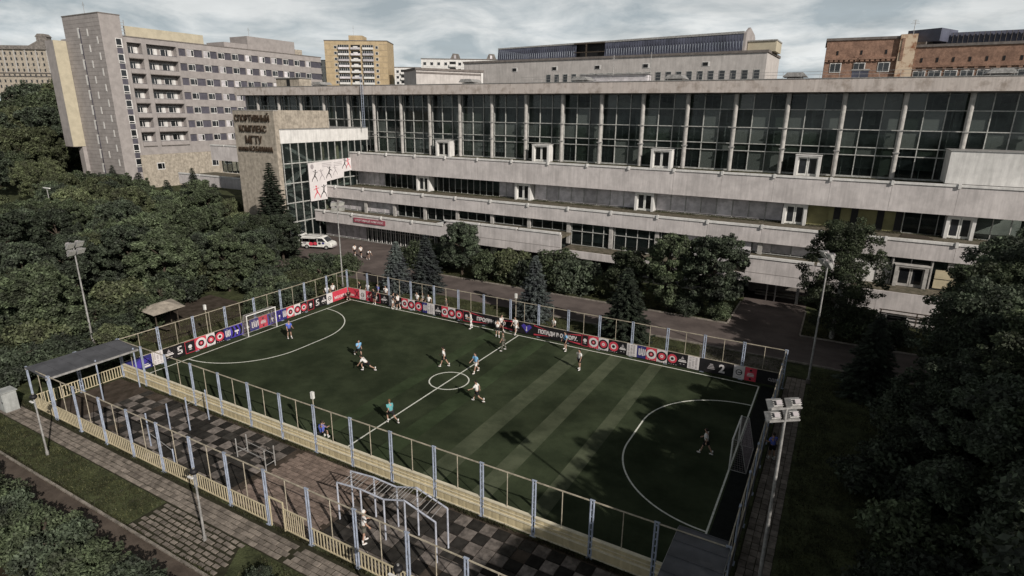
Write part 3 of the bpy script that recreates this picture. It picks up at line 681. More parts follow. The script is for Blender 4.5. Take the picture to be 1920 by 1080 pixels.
a, b = .36, .27
fr = [(-a, -.12, -b), (a, -.12, -b), (a, -.12, b), (-a, -.12, b)]; bk = [(-.2, .12, -.14), (.2, .12, -.14), (.2, .12, .14), (-.2, .12, .14)]
fl.v = fr+bk+[(-a, -.16, -b), (a, -.16, -b), (a, -.16, b), (-a, -.16, b)]
fl.f = [(4, 5, 6, 7), (0, 1, 5, 4), (1, 2, 6, 5), (2, 3, 7, 6), (3, 0, 4, 7), (8, 9, 1, 0), (9, 10, 2, 1), (10, 11, 3, 2), (11, 8, 0, 3), (8, 11, 10, 9)]
for i in range(4): z = -.12+i*.08; fl.box(-.24, .10, z-.01, .24, .17, z+.01)
FL = fl.mesh('floodlight', M['galv'])
FLL = MB().box(-a+.03, -.168, -b+.03, a-.03, -.161, b-.03).mesh('lens', M['lampglass'])
FLB = MB().box(-.13, .17, -.1, .13, .28, .1).mesh('control_box', M['grey'])
mast('big floodlight mast seen from behind beside the right hand goal path', 43.75, -.1, 10.0, math.atan2(20, -15)+PI/2, big=.82, tilt=.7)
mast('floodlight mast rising in front of the grove at the left', -12.4, 2.4, 9.0, math.atan2(10, 30)+PI/2)
mast('floodlight mast beside the birch at the right end of the road', 44.2, 26.6, 10.3, math.atan2(-14, -24)+PI/2)
mast('floodlight mast behind the far corner of the pitch', -6.5, 27.2, 9.9, math.atan2(-14, 26)+PI/2)
def pole_lamp(label, x, y, z0=0):
    t = thing('pole_lamp', label, 'lamp', (x, y, 0), 0, 'little white lamps on thin poles along the fences')
    MB().bar((x, y, 0), (x, y, 3.5), .03, 8).build('pole', M['rail'], t); MB().box(x-.10, y-.08, 3.35, x+.10, y+.08, 3.8).build('lamp_box', M['white'], t)
pole_lamp('little white lamp on a thin pole inside the near boarded fence', 17.75, .45); pole_lamp('little white lamp on a thin pole behind the far goal fence', -3.35, 7.6); pole_lamp('little white lamp on a thin pole behind the slogan banners', 18.6, 24.85)
# ------------------------------------------------------------------ the sports complex
WX = -31.3
B = thing('sports_building', 'long concrete sports complex with stepped terraces and a tall glazed hall', 'building', (0, 50, 0))
def part(name, m, *boxes, parent=None):
    mb = MB()
    for b in boxes: mb.box(*b)
    return mb.build(name, M[m], parent or B)
# slabs, inner walls
part('roof', 'concroof', (-63.9, 58.0, 23.02, 64, 58.35, 24.48))
part('roof_slab', 'concdark', (-63.8, 58.36, 23.3, 64, 84, 23.8))
part('roof_edge', 'galv', (-63.95, 57.93, 24.49, 64, 58.4, 24.55))
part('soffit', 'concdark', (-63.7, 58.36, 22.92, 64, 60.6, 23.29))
# hall interior
part('inner_wall', 'inwall', (-63.5, 76, 0, 64, 76.3, 23.2)); part('end_wall', 'conc', (-63.8, 60.2, 13.4, -63.5, 76, 23.2), (63.7, 60.2, 0, 64, 76, 23.2))
part('hall_floor', 'infloor', (-63.4, 60.45, 13.0, 63.6, 75.9, 13.3))
part('gallery', 'inwall', (20, 67, 17.0, 63, 75.8, 17.3), (20, 66.8, 17.3, 63, 67, 18.2))
part('gallery', 'inwall', (-31, 69, 16.0, 8, 75.8, 16.3))
M['hallpale'] = mat('pale_hall_panel', (.42, .43, .38), scale=.6, rough=.9, var=.3)
for k in range(11):
    x = 22+k*3.7; part('hall_window_daylight', 'hallpale', (x, 75.85, 19.2, x+2.6, 75.98, 21.3))  # pale panel colour stands in for daylight through the rear windows
for k in range(8):
    x = 24+k*5.1; part('hall_pillar', 'inwall', (x, 67.3, 17.3, x+.45, 67.7, 22.9))
part('hall_beam', 'infloor', *[(-60+6*k, 60.8, 22.1, -59.6+6*k, 75.8, 22.8) for k in range(21)])
part('hall_banner', 'hallpale', (38, 75.84, 17.6, 40.5, 75.99, 20.5)); part('hall_banner', 'curtain', (-28, 61.6, 14.2, -2, 61.7, 16.9))
# upper glazing: panes, mullions, transoms, columns
prng = random.Random(33)
ZR = [13.55, 15.95, 16.85, 18.85, 21.05, 22.95]
def pane_mesh(w, h, m, d=.02): return MB().box(0, 0, 0, w, d, h).mesh('pane', m)
for r in range(5):
    h = ZR[r+1]-ZR[r]; me = pane_mesh(1.9, h-.08, M['glass']); mes = [pane_mesh(1.9, h-.08, M['glassgreen']), pane_mesh(1.9, h-.08, M['glasspale'])]
    for k in range(63):
        x = -63+2*k
        if x < WX-1 and r < 3: continue
        if x >= 53.5 and r == 0: continue
        if x < 62:
            q = prng.random(); mm_ = me if q < .45 else (mes[0] if q < .72 else mes[1])
            inst('pane', mm_, B, (x+.05, 60.25, ZR[r]+.04), wp=False)
mm = MB().box(-.045, 60.1, 13.5, .045, 60.35, 22.95)
mul = MB().box(-.05, -.14, 13.5-50, .05, .0, 22.95-50)
mme = MB().box(-.05, -.1, 0, .05, .12, 9.45).mesh('mullion', M['mull'])
for k in range(64):
    x = -63+2*k
    if x <= 62: inst('mullion', mme, B, (x, 60.2, 13.5), wp=False)
mme2 = MB().box(-.04, -.04, 0, .04, .04, 9.4).mesh('inner_mullion', M['mull'])
for k in range(46): inst('inner_mullion', mme2, B, (-30.3+2*k, 61.15, 13.5), wp=False)
for z in ZR[1:5]: part('transom', 'mull', (-63.2, 60.04, z-.05, 62.2, 60.16, z+.05))
for z in (16.85, 18.85, 21.05): part('inner_transom', 'mull', (-31, 61.1, z-.04, 62, 61.2, z+.04))
part('sill', 'mull', (WX, 60.02, 13.36, 62.2, 60.4, 13.55))
cm = MB(); cm.smooth = False; cm.bar((0, 0, 13.4), (0, 0, 23.02), .27, 12)
cme = cm.mesh('column', M['colm'])
for k in range(-11, 11):
    x = 1+6*k
    if -62 < x < 62:
        c = inst('column', cme, B, (x, 59.35, 0)); 
        for z in (16.4, 18.85): MB().box(x-.33, 59.0, z-.06, x+.33, 59.7, z+.06).build('collar', M['galv'], c)
# terrace bands. F3 (upper), F2, F1
CL = MB().box(-.13, -.26, -.42, .13, .05, .07).mesh('coping_clip', M['whitepanel'])
def band(x0, x1, y, z0, z1, depth, zfloor, clips=True, mat_='conc', coping=True):
    w = MB(); n = max(1, round((x1-x0)/6))
    part('terrace_slab', 'weed', (x0, y+.25, zfloor-.3, x1, depth, zfloor))
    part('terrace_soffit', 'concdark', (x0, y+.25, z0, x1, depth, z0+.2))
    # facing panels six metres long with open joints
    edges = [x0]+[1+6*k for k in range(-15, 12) if x0+1.5 < 1+6*k < x1-1.5]+[x1]
    for a, b in zip(edges[:-1], edges[1:]):
        mb = MB(); mb.box(a+.015, y, z0, b-.015, y+.24, z1-.34); mb.box(a+.015, y+.005, z1-.34, b-.015, y+.24, z1-.30); mb.build('facing_panel', M[mat_], B)
    part('parapet_core', 'colm', (x0, y+.02, z0+.02, x1, y+.238, z1-.36))
    if coping:
        for a, b in zip(edges[:-1], edges[1:]): part('coping', 'whitepanel', (a+.14, y-.11, z1-.26, b-.14, y+.30, z1-.02))
    if clips:
        for a in edges[1:-1]: inst('coping_clip', CL, B, (a, y+.05, z1), wp=False)
band(WX, 62, 55.1, 10.33, 13.6, 60.1, 13.3)
band(-69.6, -40.7, 55.1, 10.33, 13.5, 60.1, 13.2, clips=False)
band(WX, 62, 49.1, 6.42, 8.42, 57.0, 7.75)
band(-72, -40.7, 49.1, 6.0, 8.2, 57.0, 7.6, clips=False)
band(WX, -5.2, 46.3, 2.85, 4.75, 49.8, 4.4)
band(-5.2, 13.4, 46.3, 2.44, 5.52, 49.8, 5.0, clips=False)
band(13.4, 36.1, 46.3, 2.44, 3.66, 49.6, 3.4, clips=False, coping=False)
band(36.1, 46.5, 46.3, 2.44, 5.45, 49.8, 5.0, clips=False)
band(46.5, 62, 46.3, 0.0, 3.66, 49.6, 3.4, clips=False, coping=False)
MB().prism([(-6.8, 4.75), (-5.2, 4.75), (-5.2, 5.5), (-4.2, 5.5)], 46.28, 46.6, 'y').build('canopy_end', M['whitepanel'], B)
# horizontal panel joint and marks on lower band
for z in (3.55,): part('joint', 'seam', (-3.8, 46.285, z-.02, 13.3, 46.299, z+.02), (36.2, 46.285, z-.02, 46.3, 46.299, z+.02))
# level 3 glazing at y 57, z 7.8..10.33
def strip(x0, x1, y, z0, z1, pw, kinds, seed, mulw=.08, interior=4.):
    rr = random.Random(seed); n = max(1, round((x1-x0)/pw)); w = (x1-x0)/n
    me = pane_mesh(w-mulw, z1-z0-.1, M['glass']); cme_ = MB().box(0, 0, 0, w-mulw-.05, .03, z1-z0-.25).mesh('blind', M['curtain']); mu = MB().box(-mulw/2, -.08, 0, mulw/2, .1, z1-z0).mesh('mullion', M['mull'])
    part('back_wall', 'inwall', (x0, y+interior, z0-.2, x1, y+interior+.2, z1+.1)); part('room_floor', 'infloor', (x0, y+.2, z0-.12, x1, y+interior, z0-.02))
    part('room_ceiling', 'inwall', (x0, y+.15, z1+.02, x1, y+interior, z1+.1))
    state = 0
    for i in range(n):
        x = x0+i*w
        inst('pane', me, B, (x+mulw/2, y, z0+.05), wp=False); inst('mullion', mu, B, (x, y, z0), wp=False)
        if i % 5 == 0: state = rr.random()
        if state < kinds and rr.random() < .93: inst('panel', cme_, B, (x+mulw/2+.02, y-.045, z0+.10), wp=False)
    part('transom', 'mull', (x0, y-.09, z1-.08, x1, y-.02, z1), (x0, y-.09, z0-.08, x1, y-.02, z0+.0))
strip(WX, -16.6, 57, 7.8, 10.5, 1.2, .3, 1); strip(-14.0, 1.4, 57, 7.8, 10.5, 1.2, .35, 2); strip(4.0, 19.9, 57, 7.8, 10.5, 1.9, 1.1, 3); strip(22.5, 38.3, 57, 7.8, 10.5, 1.9, 1.1, 4)
strip(50.8, 62, 57, 7.8, 10.5, 1.5, .4, 5); strip(-69, -40.7, 57, 7.8, 10.5, 1.5, .4, 6)
part('painted_wall', 'green', (41.0, 57.0, 7.76, 50.8, 57.25, 10.5))
for x in (43.8, 45.6, 48.2, 50.0):
    f = part('doorway', 'dark', (x, 56.93, 7.8 if x != 43.8 else 8.2, x+.7, 56.99, 10.1)); 
for x in (43.0, 46.9): part('painted_rib', 'green', (x, 56.86, 7.76, x+.1, 56.99, 10.4))
# door boxes on both terraces
def door_box(x, y, z, w, h, mat_='whitepanel', depth=1.5, leafm='white'):
    mb = MB(); t_ = .32
    mb.box(x, y, z, x+t_, y+depth, z+h); mb.box(x+w-t_, y, z, x+w, y+depth, z+h); mb.box(x+t_, y, z+h-.18, x+w-t_, y+depth, z+h); mb.box(x-.06, y-.06, z+h, x+w+.06, y+depth, z+h+.07)
    d = mb.build('door_box', M[mat_], B)
    mb = MB(); x0, x1 = x+t_, x+w-t_; c = (x0+x1)/2; yy = y+.35
    for a, b in ((x0, c-.02), (c+.02, x1)):
        mb.box(a, yy, z+.02, a+.13, yy+.06, z+h-.2).box(b-.13, yy, z+.02, b, yy+.06, z+h-.2).box(a+.13, yy, z+h-.36, b-.13, yy+.06, z+h-.2).box(a+.13, yy, z+.02, b-.13, yy+.06, z+.3)
    mb.build('door_frame', M[leafm], d); MB().box(x0+.1, yy+.02, z+.25, x1-.1, yy+.04, z+h-.3).build('door_glass', M['winglass'], d)
for x in (-15.2, 2.7, 20.9, 38.8): door_box(x-.05, 58.4, 13.3, 2.8, 2.45)
for k, x in enumerate((-17.3, 1.3, 19.9, 38.4, 54.6)): door_box(x, 55.6, 7.76, 2.6, 2.45)
# level 2 glazing at y 49.7
strip(WX, -5, 50.1, 4.5, 6.5, 1.5, .35, 7); strip(-5, 13.4, 50.1, 5.1, 6.5, 1.5, .1, 8); strip(13.4, 36.1, 49.7, 3.45, 6.5, 1.5, .25, 9, interior=5); strip(36.1, 46.5, 50.1, 5.1, 6.5, 1.9, .9, 10)
for k in range(-5, 11):
    x = 1+6*k; part('pier', 'colm', (x-.25, 49.42, 3.5, x+.25, 49.66, 6.41))
part('transom', 'mull', (13.4, 49.56, 5.25, 36.1, 49.68, 5.33))
# right hand end: door level on the lower terrace
part('end_wall', 'whitepanel', (46.6, 49.5, 3.4, 49.9, 49.7, 5.7)); strip(46.5, 62, 49.75, 3.45, 6.45, 1.7, .3, 12)
part('porch_frame', 'colm', (50.0, 49.3, 3.42, 50.12, 49.6, 6.4), (53.4, 49.3, 3.42, 53.52, 49.6, 6.4), (50.12, 49.3, 5.65, 53.4, 49.5, 5.8)); door_box(50.3, 48.9, 3.42, 2.9, 2.25, 'colm', .6, 'colm')
part('boarded_panel', 'cream', (53.8, 49.3, 3.6, 55.6, 49.4, 4.5), (53.8, 49.3, 4.6, 55.6, 49.4, 5.5))
part('wall_rail', 'bark', (49.4, 45.7, 1.55, 56, 45.8, 1.65), (49.4, 45.7, 1.2, 56, 45.8, 1.3), (49.5, 45.7, 0, 49.62, 45.8, 1.6), (52.6, 45.7, 0, 52.7, 45.8, 1.6), (55.8, 45.7, 0, 55.92, 45.8, 1.6))
f = part('vent_window', 'dark', (50.2, 46.27, .15, 51.9, 46.295, .95)); part('frame', 'whitepanel', (50.08, 46.22, .05, 50.2, 46.29, 1.0), (51.9, 46.22, .05, 52.0, 46.29, 1.0), (50.2, 46.22, .95, 51.9, 46.29, 1.04), parent=f)
part('terrace_block', 'whitepanel', (53.7, 55.6, 13.62, 64, 60.0, 17.0)); part('block_coping', 'galv', (53.6, 55.5, 17.0, 64, 60.0, 17.07))
# ground storey
part('ground_wall', 'inwall', (WX+.2, 52, 0, 46.5, 52.3, 4.3)); 
strip(-31, -22, 48.3, .15, 2.9, 1.5, .3, 13, interior=3); strip(-22, -7, 48.3, .1, 2.8, .95, 0, 14, interior=3.4)
for k in range(15): part('entrance_frame', 'whitepanel', (-21.6+k*.95, 48.1, .1, -21.5+k*.95, 48.18, 2.7))
part('entrance_frame', 'galv', (-21.6, 48.1, 1.95, -8.2, 48.17, 2.03), (-21.6, 48.1, 2.62, -8.2, 48.17, 2.7), (-21.6, 48.1, .02, -8.2, 48.17, .12))
part('ground_wall', 'colm', (-7, 48.3, 0, 13.4, 48.5, 2.5)); strip(13.4, 36.1, 48.3, .5, 2.5, 1.6, .2, 15, interior=3); part('plinth', 'colm', (13.4, 48.2, 0, 36.1, 48.28, .45))
for k in range(7): f = part('window', 'winglass', (-5.5+k*2.7, 48.24, .9, -3.9+k*2.7, 48.29, 2.1)); part('frame', 'whitepanel', (-5.6+k*2.7, 48.2, .8, -3.8+k*2.7, 48.235, .9), (-5.6+k*2.7, 48.2, 2.1, -3.8+k*2.7, 48.235, 2.2), parent=f)
part('steps', 'kerb', (37, 50.2, 0, 43, 50.7, .2), (37, 50.7, 0, 43, 51.2, .4)); part('soffit_post', 'colm', (38.4, 48.2, 0, 38.55, 48.35, 2.44), (39.3, 48.2, 0, 39.45, 48.35, 2.44), (41.5, 48.2, 0, 41.8, 48.5, 2.44))
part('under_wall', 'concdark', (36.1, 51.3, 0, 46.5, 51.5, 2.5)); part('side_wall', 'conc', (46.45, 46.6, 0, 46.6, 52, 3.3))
# entrance sign
sg_ = thing('entrance_sign', 'long red sign with white lettering on the band above the entrance doors', 'sign', (-19.5, 46.2, 3.7))
M['rose'] = mat('faded_red_sign', (.33, .07, .10), rough=.6, var=.15); MB().box(-22.6, 46.14, 3.45, -16.2, 46.27, 4.15).build('sign_board', M['rose'], sg_)
text_part('lettering', 'СПОРТИВНЫЙ КОМПЛЕКС', .42, M['wprint'], sg_, (-22.3, 46.12, 3.65), width=5.8, local=False)
# ---- the entrance wing: tower wall with letters, stair glazing, white band, stone box
W_ = thing('entrance_wing', 'stone faced entrance wing with big letters, stair glazing and a white band', 'building', (-36, 45, 0))
def wp(name, m, *boxes, parent=None):
    mb = MB()
    for b in boxes: mb.box(*b)
    return mb.build(name, M[m], parent or W_)
wp('letter_wall', 'stone', (-40.65, 40.0, 0, -31.32, 40.75, 20.2)); wp('coping', 'colm', (-40.7, 39.95, 20.2, -31.27, 40.8, 20.28))
for z in np.arange(1.2, 20, 1.2): pass
wp('stone_box', 'stone', (-40.6, 40.76, 17.6, -31.5, 51.1, 20.3)); wp('band', 'whitepanel', (-40.6, 40.76, 15.42, -31.25, 59.95, 17.45)); wp('band_coping', 'galv', (-40.65, 40.8, 17.45, -31.15, 59.95, 17.56))
wp('rear_wall', 'conc', (-40.65, 40.8, 0, -40.35, 60, 15.4)); wp('inner_wall', 'inwall', (-39.9, 56, 0, -31.9, 56.2, 15.4), (-36.4, 41, 0, -36.2, 56, 15.4))
wp('floor_slab', 'inwall', *[(-36.2, 41, z, -31.9, 56, z+.25) for z in (3.9, 7.9, 11.6)])
me = MB().box(0, .04, .04, .02, 1.46, 3.0).mesh('pane', M['glass']); 
for j in range(5):
    for i in range(12): inst('pane', me, W_, (WX-.12, 41.0+i*1.55, .1+j*3.06), wp=False)
mu = MB().box(0, -.05, 0, .14, .05, 15.4).mesh('mullion', M['mull'])
for i in range(13): inst('mullion', mu, W_, (WX-.1, 41.0+i*1.55, 0), wp=False)
for j in range(1, 5): wp('transom', 'mull', (WX-.1, 41, .05+j*3.06, WX+.06, 59.6, .2+j*3.06))
for i, (a, b) in enumerate((((41.5, .2), (47.5, 3.9)), ((47.5, 4.1), (41.5, 7.9)), ((41.5, 8.1), (47.5, 11.7)), ((47.5, 11.9), (41.5, 15.2)))):
    (ya, za), (yb, zb) = a, b
    MB().prism([(ya, za), (yb, zb), (yb, zb+.55), (ya, za+.55)], -33.2, -32.3, 'x').build('stair_flight', M['whitepanel'], W_)
for y in (50.5, 53.8): MB().bar((-32.9, y, 0), (-32.9, y, 15.4), .28, 12).build('column', M['cream'], W_)
for s, sz, z, w, xc in (('СПОРТИВНЫЙ', 1.35, 18.6, 7.9, -36.2), ('КОМПЛЕКС', 1.35, 17.05, 6.2, -36.2), ('МГТУ', 1.65, 15.3, 3.8, -36.2), ('имени Н.Э.БАУМАНА', 1.05, 14.15, 7.9, -36.0)):
    lt = thing('wall_letters', {'С': 'top line of dark letters spelling the sports word on the stone tower', 'К': 'second line of dark letters on the stone tower', 'М': 'third line of four big dark letters on the stone tower', 'и': 'lowest line of smaller dark letters on the stone tower'}[s[0]], 'lettering', (xc, 39.9, z), 0, 'dark letters on the stone tower')
    # every character is a part
    full = text_mesh(s, sz, M['letters'], .06, 'LEFT', .012); xs_ = [v.co.x for v in full.vertices]; W0 = max(xs_)-min(xs_); x0_ = min(xs_); sc = w/W0
    cur = 0
    for i, ch in enumerate(s):
        if ch == ' ': continue
        pre = text_mesh(s[:i+1], sz, M['letters'], .01, 'LEFT', .012); end = max(v.co.x for v in pre.vertices)
        me = text_mesh(ch, sz, M['letters'], .06, 'LEFT', .012); cw = max(v.co.x for v in me.vertices)
        for v in me.vertices: v.co.x = (v.co.x-cw)*sc
        inst('letter', me, lt, (xc-w/2+(end-x0_)*sc, 39.88, z), rot=(PI/2, 0, 0), wp=False)
# banner on the stair glazing
bn = thing('wall_banner', 'large white angular banner with black and red athlete figures on the glazed corner', 'banner', (-31, 50, 6))
def bz(pts, m, name='print', k=0):
    return MB().prism(pts, -30.95+.012*k, -30.985+.012*k, 'x').build(name, M[m], bn)
bz([(45.4, 6.1), (49.0, 6.1), (49.1, 9.0), (53.0, 9.4), (53.2, 10.3), (55.0, 10.4), (55.0, 12.55), (45.4, 12.2)], 'wprint', 'cloth')
def figure(y, z, s, m, seed):
    rr = random.Random(seed); lean = rr.uniform(-.3, .3)
    mb = MB(); X0 = -30.93
    def lb(a, b, w, k=0):
        a = Vector(a); b = Vector(b); d = (b-a).normalized(); n = Vector((-d.y, d.x))*w; mb.prism([tuple(a+n), tuple(a-n), tuple(b-n*.6), tuple(b+n*.6)], X0+.002*k, X0-.02, 'x')
    hip = (y, z+.9*s); sh = (y+lean*s, z+1.45*s)
    lb(hip, sh, .13*s); lb(hip, (y-.45*s, z+.45*s), .09*s, 1); lb((y-.45*s, z+.45*s), (y-.65*s, z), .06*s, 2); lb(hip, (y+.35*s, z+.5*s), .09*s, 3); lb((y+.35*s, z+.5*s), (y+.5*s, z), .06*s, 4)
    lb(sh, (sh[0]-.5*s, sh[1]+rr.uniform(-.3, .4)*s), .05*s, 5); lb(sh, (sh[0]+.5*s, sh[1]+rr.uniform(-.3, .5)*s), .05*s, 6)
    mb.prism([(sh[0]+.13*s*math.cos(i*PI/4), sh[1]+.28*s+.15*s*math.sin(i*PI/4)) for i in range(8)], X0, X0-.02, 'x'); mb.build('print', M[m], bn)
for i, (y, z, s, m) in enumerate(((46.6, 9.2, 1.0, 'black'), (48.2, 9.3, .95, 'grey'), (49.7, 9.5, 1.0, 'black'), (51.2, 9.9, .85, 'grey'), (46.9, 6.5, 1.1, 'red'), (48.3, 6.5, 1.1, 'black'), (53.4, 10.8, .9, 'black'), (54.3, 10.8, .9, 'red'))): figure(y, z, s, m, i)
for r in range(3):
    for (ya, yb) in ((48.3, 50.4), (50.9, 52.8)): bz([(ya, 11.9-r*.25), (yb, 11.95-r*.25), (yb, 12.03-r*.25), (ya, 11.98-r*.25)], 'grey', k=1)
bz([(46.2+.35*math.cos(i*PI/5), 11.6+.4*math.sin(i*PI/5)) for i in range(10)], 'grey', k=1)
# flagpoles and roof clutter
h = thing('roof_hut', 'small pale rooftop hut with a dark doorway at the left end of the hall roof', 'hut', (-50, 61, 24))
MB().box(-54.5, 60.5, 23.8, -48.2, 63.5, 26.1).build('wall', M['stone'], h); MB().box(-54.7, 60.3, 26.1, -48.0, 63.7, 26.25).build('roof', M['galv'], h); MB().box(-51.5, 60.42, 24.0, -50.7, 60.49, 25.9).build('door', M['dark'], h)
for i, x in enumerate((-46, -12, 8, 22, 37, 57.5)):
    v = thing('roof_vent', ['low hooded rooftop vent near the roof hut', 'low hooded vent in front of the pale apartment blocks', 'hooded rooftop vent beside the low grey roof box', 'rooftop vent left of the row of small windows behind', 'hooded vent under the barrel roof end', 'large hooded vent before the brick building'][i], 'vent', (x, 64, 23.8), 0, 'hooded vents on the hall roof')
    MB().box(x-.9, 63, 23.8, x+.9, 65, 24.9).build('box', M['galv'], v); MB().prism([(x-1.4, 25.0), (x+1.4, 25.0), (x+.9, 25.5), (x-.9, 25.5)], 62.6, 65.4, 'y').build('hood', M['galv'], v)
rl = thing('roof_railing', 'thin steel railing along the hall roof edge', 'railing', (20, 59.5, 23.8))
for z in (25.0, 25.35): MB().bar((0, 59.4, z), (63, 59.4, z), .018, 5).build('rail', M['galv'], rl)
pst = MB().bar((0, 0, 0), (0, 0, 1.55), .018, 5).mesh('post', M['galv'])
for k in range(32): inst('post', pst, rl, (k*2, 59.4, 23.8), wp=False)
ant = thing('lattice_mast', 'thin blue grey lattice ladder rising in front of the hall glazing', 'mast', (-30.3, 59.0, 17.5))
for dx in (-.22, .22): MB().bar((-30.0+dx, 57.7, 17.5), (-30.0+dx, 57.7, 26.3), .045, 6).build('upright', M['blue'], ant)
rg = MB().bar((-.22, 0, 0), (.22, 0, 0), .02, 5).mesh('rung', M['blue'])
for k in range(20): inst('rung', rg, ant, (-30.0, 57.7, 17.7+k*.43), wp=False)
# ------------------------------------------------------------------ the tall clad block at the left
HX, HY = -116.7, 62.7
H = thing('apartment_block', 'tall mauve clad block with a slit windowed tower and balcony bays at the left', 'building', (HX, HY, 0))
def hp(name, m, *boxes, parent=None):
    mb = MB()
    for b in boxes: mb.box(*b)
    return mb.build(name, M[m], parent or H)
hp('tower', 'clad', (-133.4, HY, -1, HX, 67.6, 42.0)); hp('roof_edge', 'seam', (-133.5, HY-.08, 42.0, HX+.08, 67.7, 42.25))
hp('lower_tower', 'clad', (-136.5, HY+.3, -1, -133.42, 67.6, 37.0)); hp('lower_tower', 'clad', (-135.5, HY-.9, -1, -133.42, HY+.25, 12))
hp('main_wing', 'clad', (-133, 67.62, 4, HX-1.5, 132, 37.3)); hp('roof_edge', 'seam', (-133, 67.7, 37.3, HX+.1, 132.1, 37.55)); hp('base', 'stone', (-131, 67.0, -1, HX+.15, 132, 8.6))
hp('side_bay', 'clad', (-137.4, 59.7, 10.5, -133.45, 62.65, 36.4)); hp('side_bay_sunlit_face', 'cladcream', (-133.44, 59.68, 10.5, -133.38, 62.65, 36.45)); hp('side_bay_soffit', 'seam', (-137.4, 59.7, 10.4, -133.38, 62.6, 10.49))  # cream face: the bay's sunlit side is put into its colour
hp('roof_screen', 'cladcream', (-121, 70.5, 37.6, -120.6, 92, 40.3)); hp('roof_box', 'clad', (-128, 98, 37.6, -120, 106, 39.2)); hp('roof_box', 'clad', (-128, 106.1, 37.6, -120, 124, 41.6)); hp('roof_box', 'stone', (-124, 124.2, 37.6, -120, 127, 39.4))
ld = hp('roof_ladder', 'galv', (-119.6, 69.0, 37.6, -119.5, 69.1, 41.5), (-119.6, 69.9, 37.6, -119.5, 70.0, 41.5), *[(-119.6, 69.1, 38+k*.7, -119.55, 69.9, 38.1+k*.7) for k in range(5)])
# cladding joints: thin recess lines
for z in np.arange(1.0, 41.5, 1.24): pass
sj = []
for z in np.arange(2, 41.9, .93): sj.append((-133.3, HY-.012, z, HX, HY-.002, z+.05))
o_ = hp('cladding_joint', 'seam', *sj); o_['kind'] = 'stuff'
# main +X facade skin split into piers and spandrels so that windows sit recessed
x1 = HX; wy = [84.9, 89.8, 94.3, 98.8, 103.3, 108.1, 112.6, 117.1, 121.6, 126.3]
rows = [34.9-3.72*k for k in range(7)]
def spand(y0, y1, z0, z1): hp('cladding_panel', 'clad', (HX-1.5, y0, z0, HX, y1, z1))
spand(81.6, 131.9, rows[0]+.95, 37.3)
for k, z in enumerate(rows):
    zb = rows[k+1]+.95 if k+1 < len(rows) else 8.62
    for j in range(6): spand(81.6+j*8.383, 81.6+(j+1)*8.383-.03, zb, z-.95)
    hp('window_band', 'cladblue', (HX-1.5, 81.6, z-.95, HX-.22, 131.9, z+.95))
WM = MB().box(0, -1.05, -.92, .05, 1.05, .92).mesh('window', M['whitepanel']); WG = [MB().box(.051, a, -.72, .07, b, .72).mesh('pane', M['winglass']) for a, b in ((-.92, .22), (.34, .92))]
CURT = MB().box(.051, -.92, -.76, .075, .22, .76).mesh('blind', M['curtain'])
rr = random.Random(4)
for z in rows:
    for i, y in enumerate(wy):
        if z < 26 and y > 112: continue
        w = inst('window', WM, H, (HX-.18, y, z))
        inst('blind' if rr.random() < .35 else 'pane', CURT if rr.random() < .35 else WG[0], w, (0, 0, 0), local=True, wp=False); inst('pane', WG[1], w, (0, 0, 0), local=True, wp=False)
        hp('pier', 'clad', (HX-.21, y-1.35, z-.95, HX-.02, y-1.0, z+.95))
# balcony bays
def bay(y0, y1, n):
    hp('bay_back', 'curtain', (HX-1.9, y0, 10.8, HX-1.52, y1, 36.1))
    for k in range(n):
        z = 35.9-3.6*k; zf = z-3.4
        hp('balcony_slab', 'seam', (HX-1.5, y0, zf-.2, HX+.25, y1, zf)); hp('balcony_front', 'clad', (HX-.05, y0+.05, zf, HX+.08, y1-.05, zf+1.0)); hp('balcony_rail', 'cladblue', (HX-.07, y0+.05, zf+1.02, HX+.1, y1-.05, zf+1.12))
        m_ = 2 if y1-y0 > 5 else 1; w = (y1-y0)/m_
        for q in range(m_):
            ya = y0+q*w+.3
            d = inst('window', MB().box(0, 0, 0, .06, w*.55, 1.7).mesh('window', M['whitepanel']), H, (HX-1.5, ya, zf+1.1)); inst('pane', MB().box(.061, .12, .12, .08, w*.33, 1.58).mesh('pane', M['winglass']), d, (0, 0, 0), local=True, wp=False); inst('pane', MB().box(.061, w*.37, .12, .08, w*.5, 1.58).mesh('pane', M['winglass']), d, (0, 0, 0), local=True, wp=False)
            hp('balcony_door', 'whitepanel', (HX-1.5, ya+w*.58, zf+.05, HX-1.42, ya+w*.58+.8, zf+2.7))
# piers framing the bays
spand(67.65, 68.3, 8.62, 37.3); spand(71.9, 73.1, 8.62, 37.3); spand(81.0, 81.58, 8.62, 37.3); spand(68.3, 71.9, 36.1, 37.3); spand(73.1, 81.0, 36.1, 37.3); spand(68.3, 71.9, 8.62, 10.7); spand(73.1, 81.0, 8.62, 10.7)
bay(68.3, 71.9, 7); bay(73.1, 81.0, 7)
for (y, z) in ((72.0, 5.5), (88, 5.4), (92, 5.6), (98, 6.2), (104, 6)):
    w = inst('window', WM, H, (HX+.16, y, z)); inst('pane', WG[0], w, (0, 0, 0), local=True, wp=False); inst('pane', WG[1], w, (0, 0, 0), local=True, wp=False)
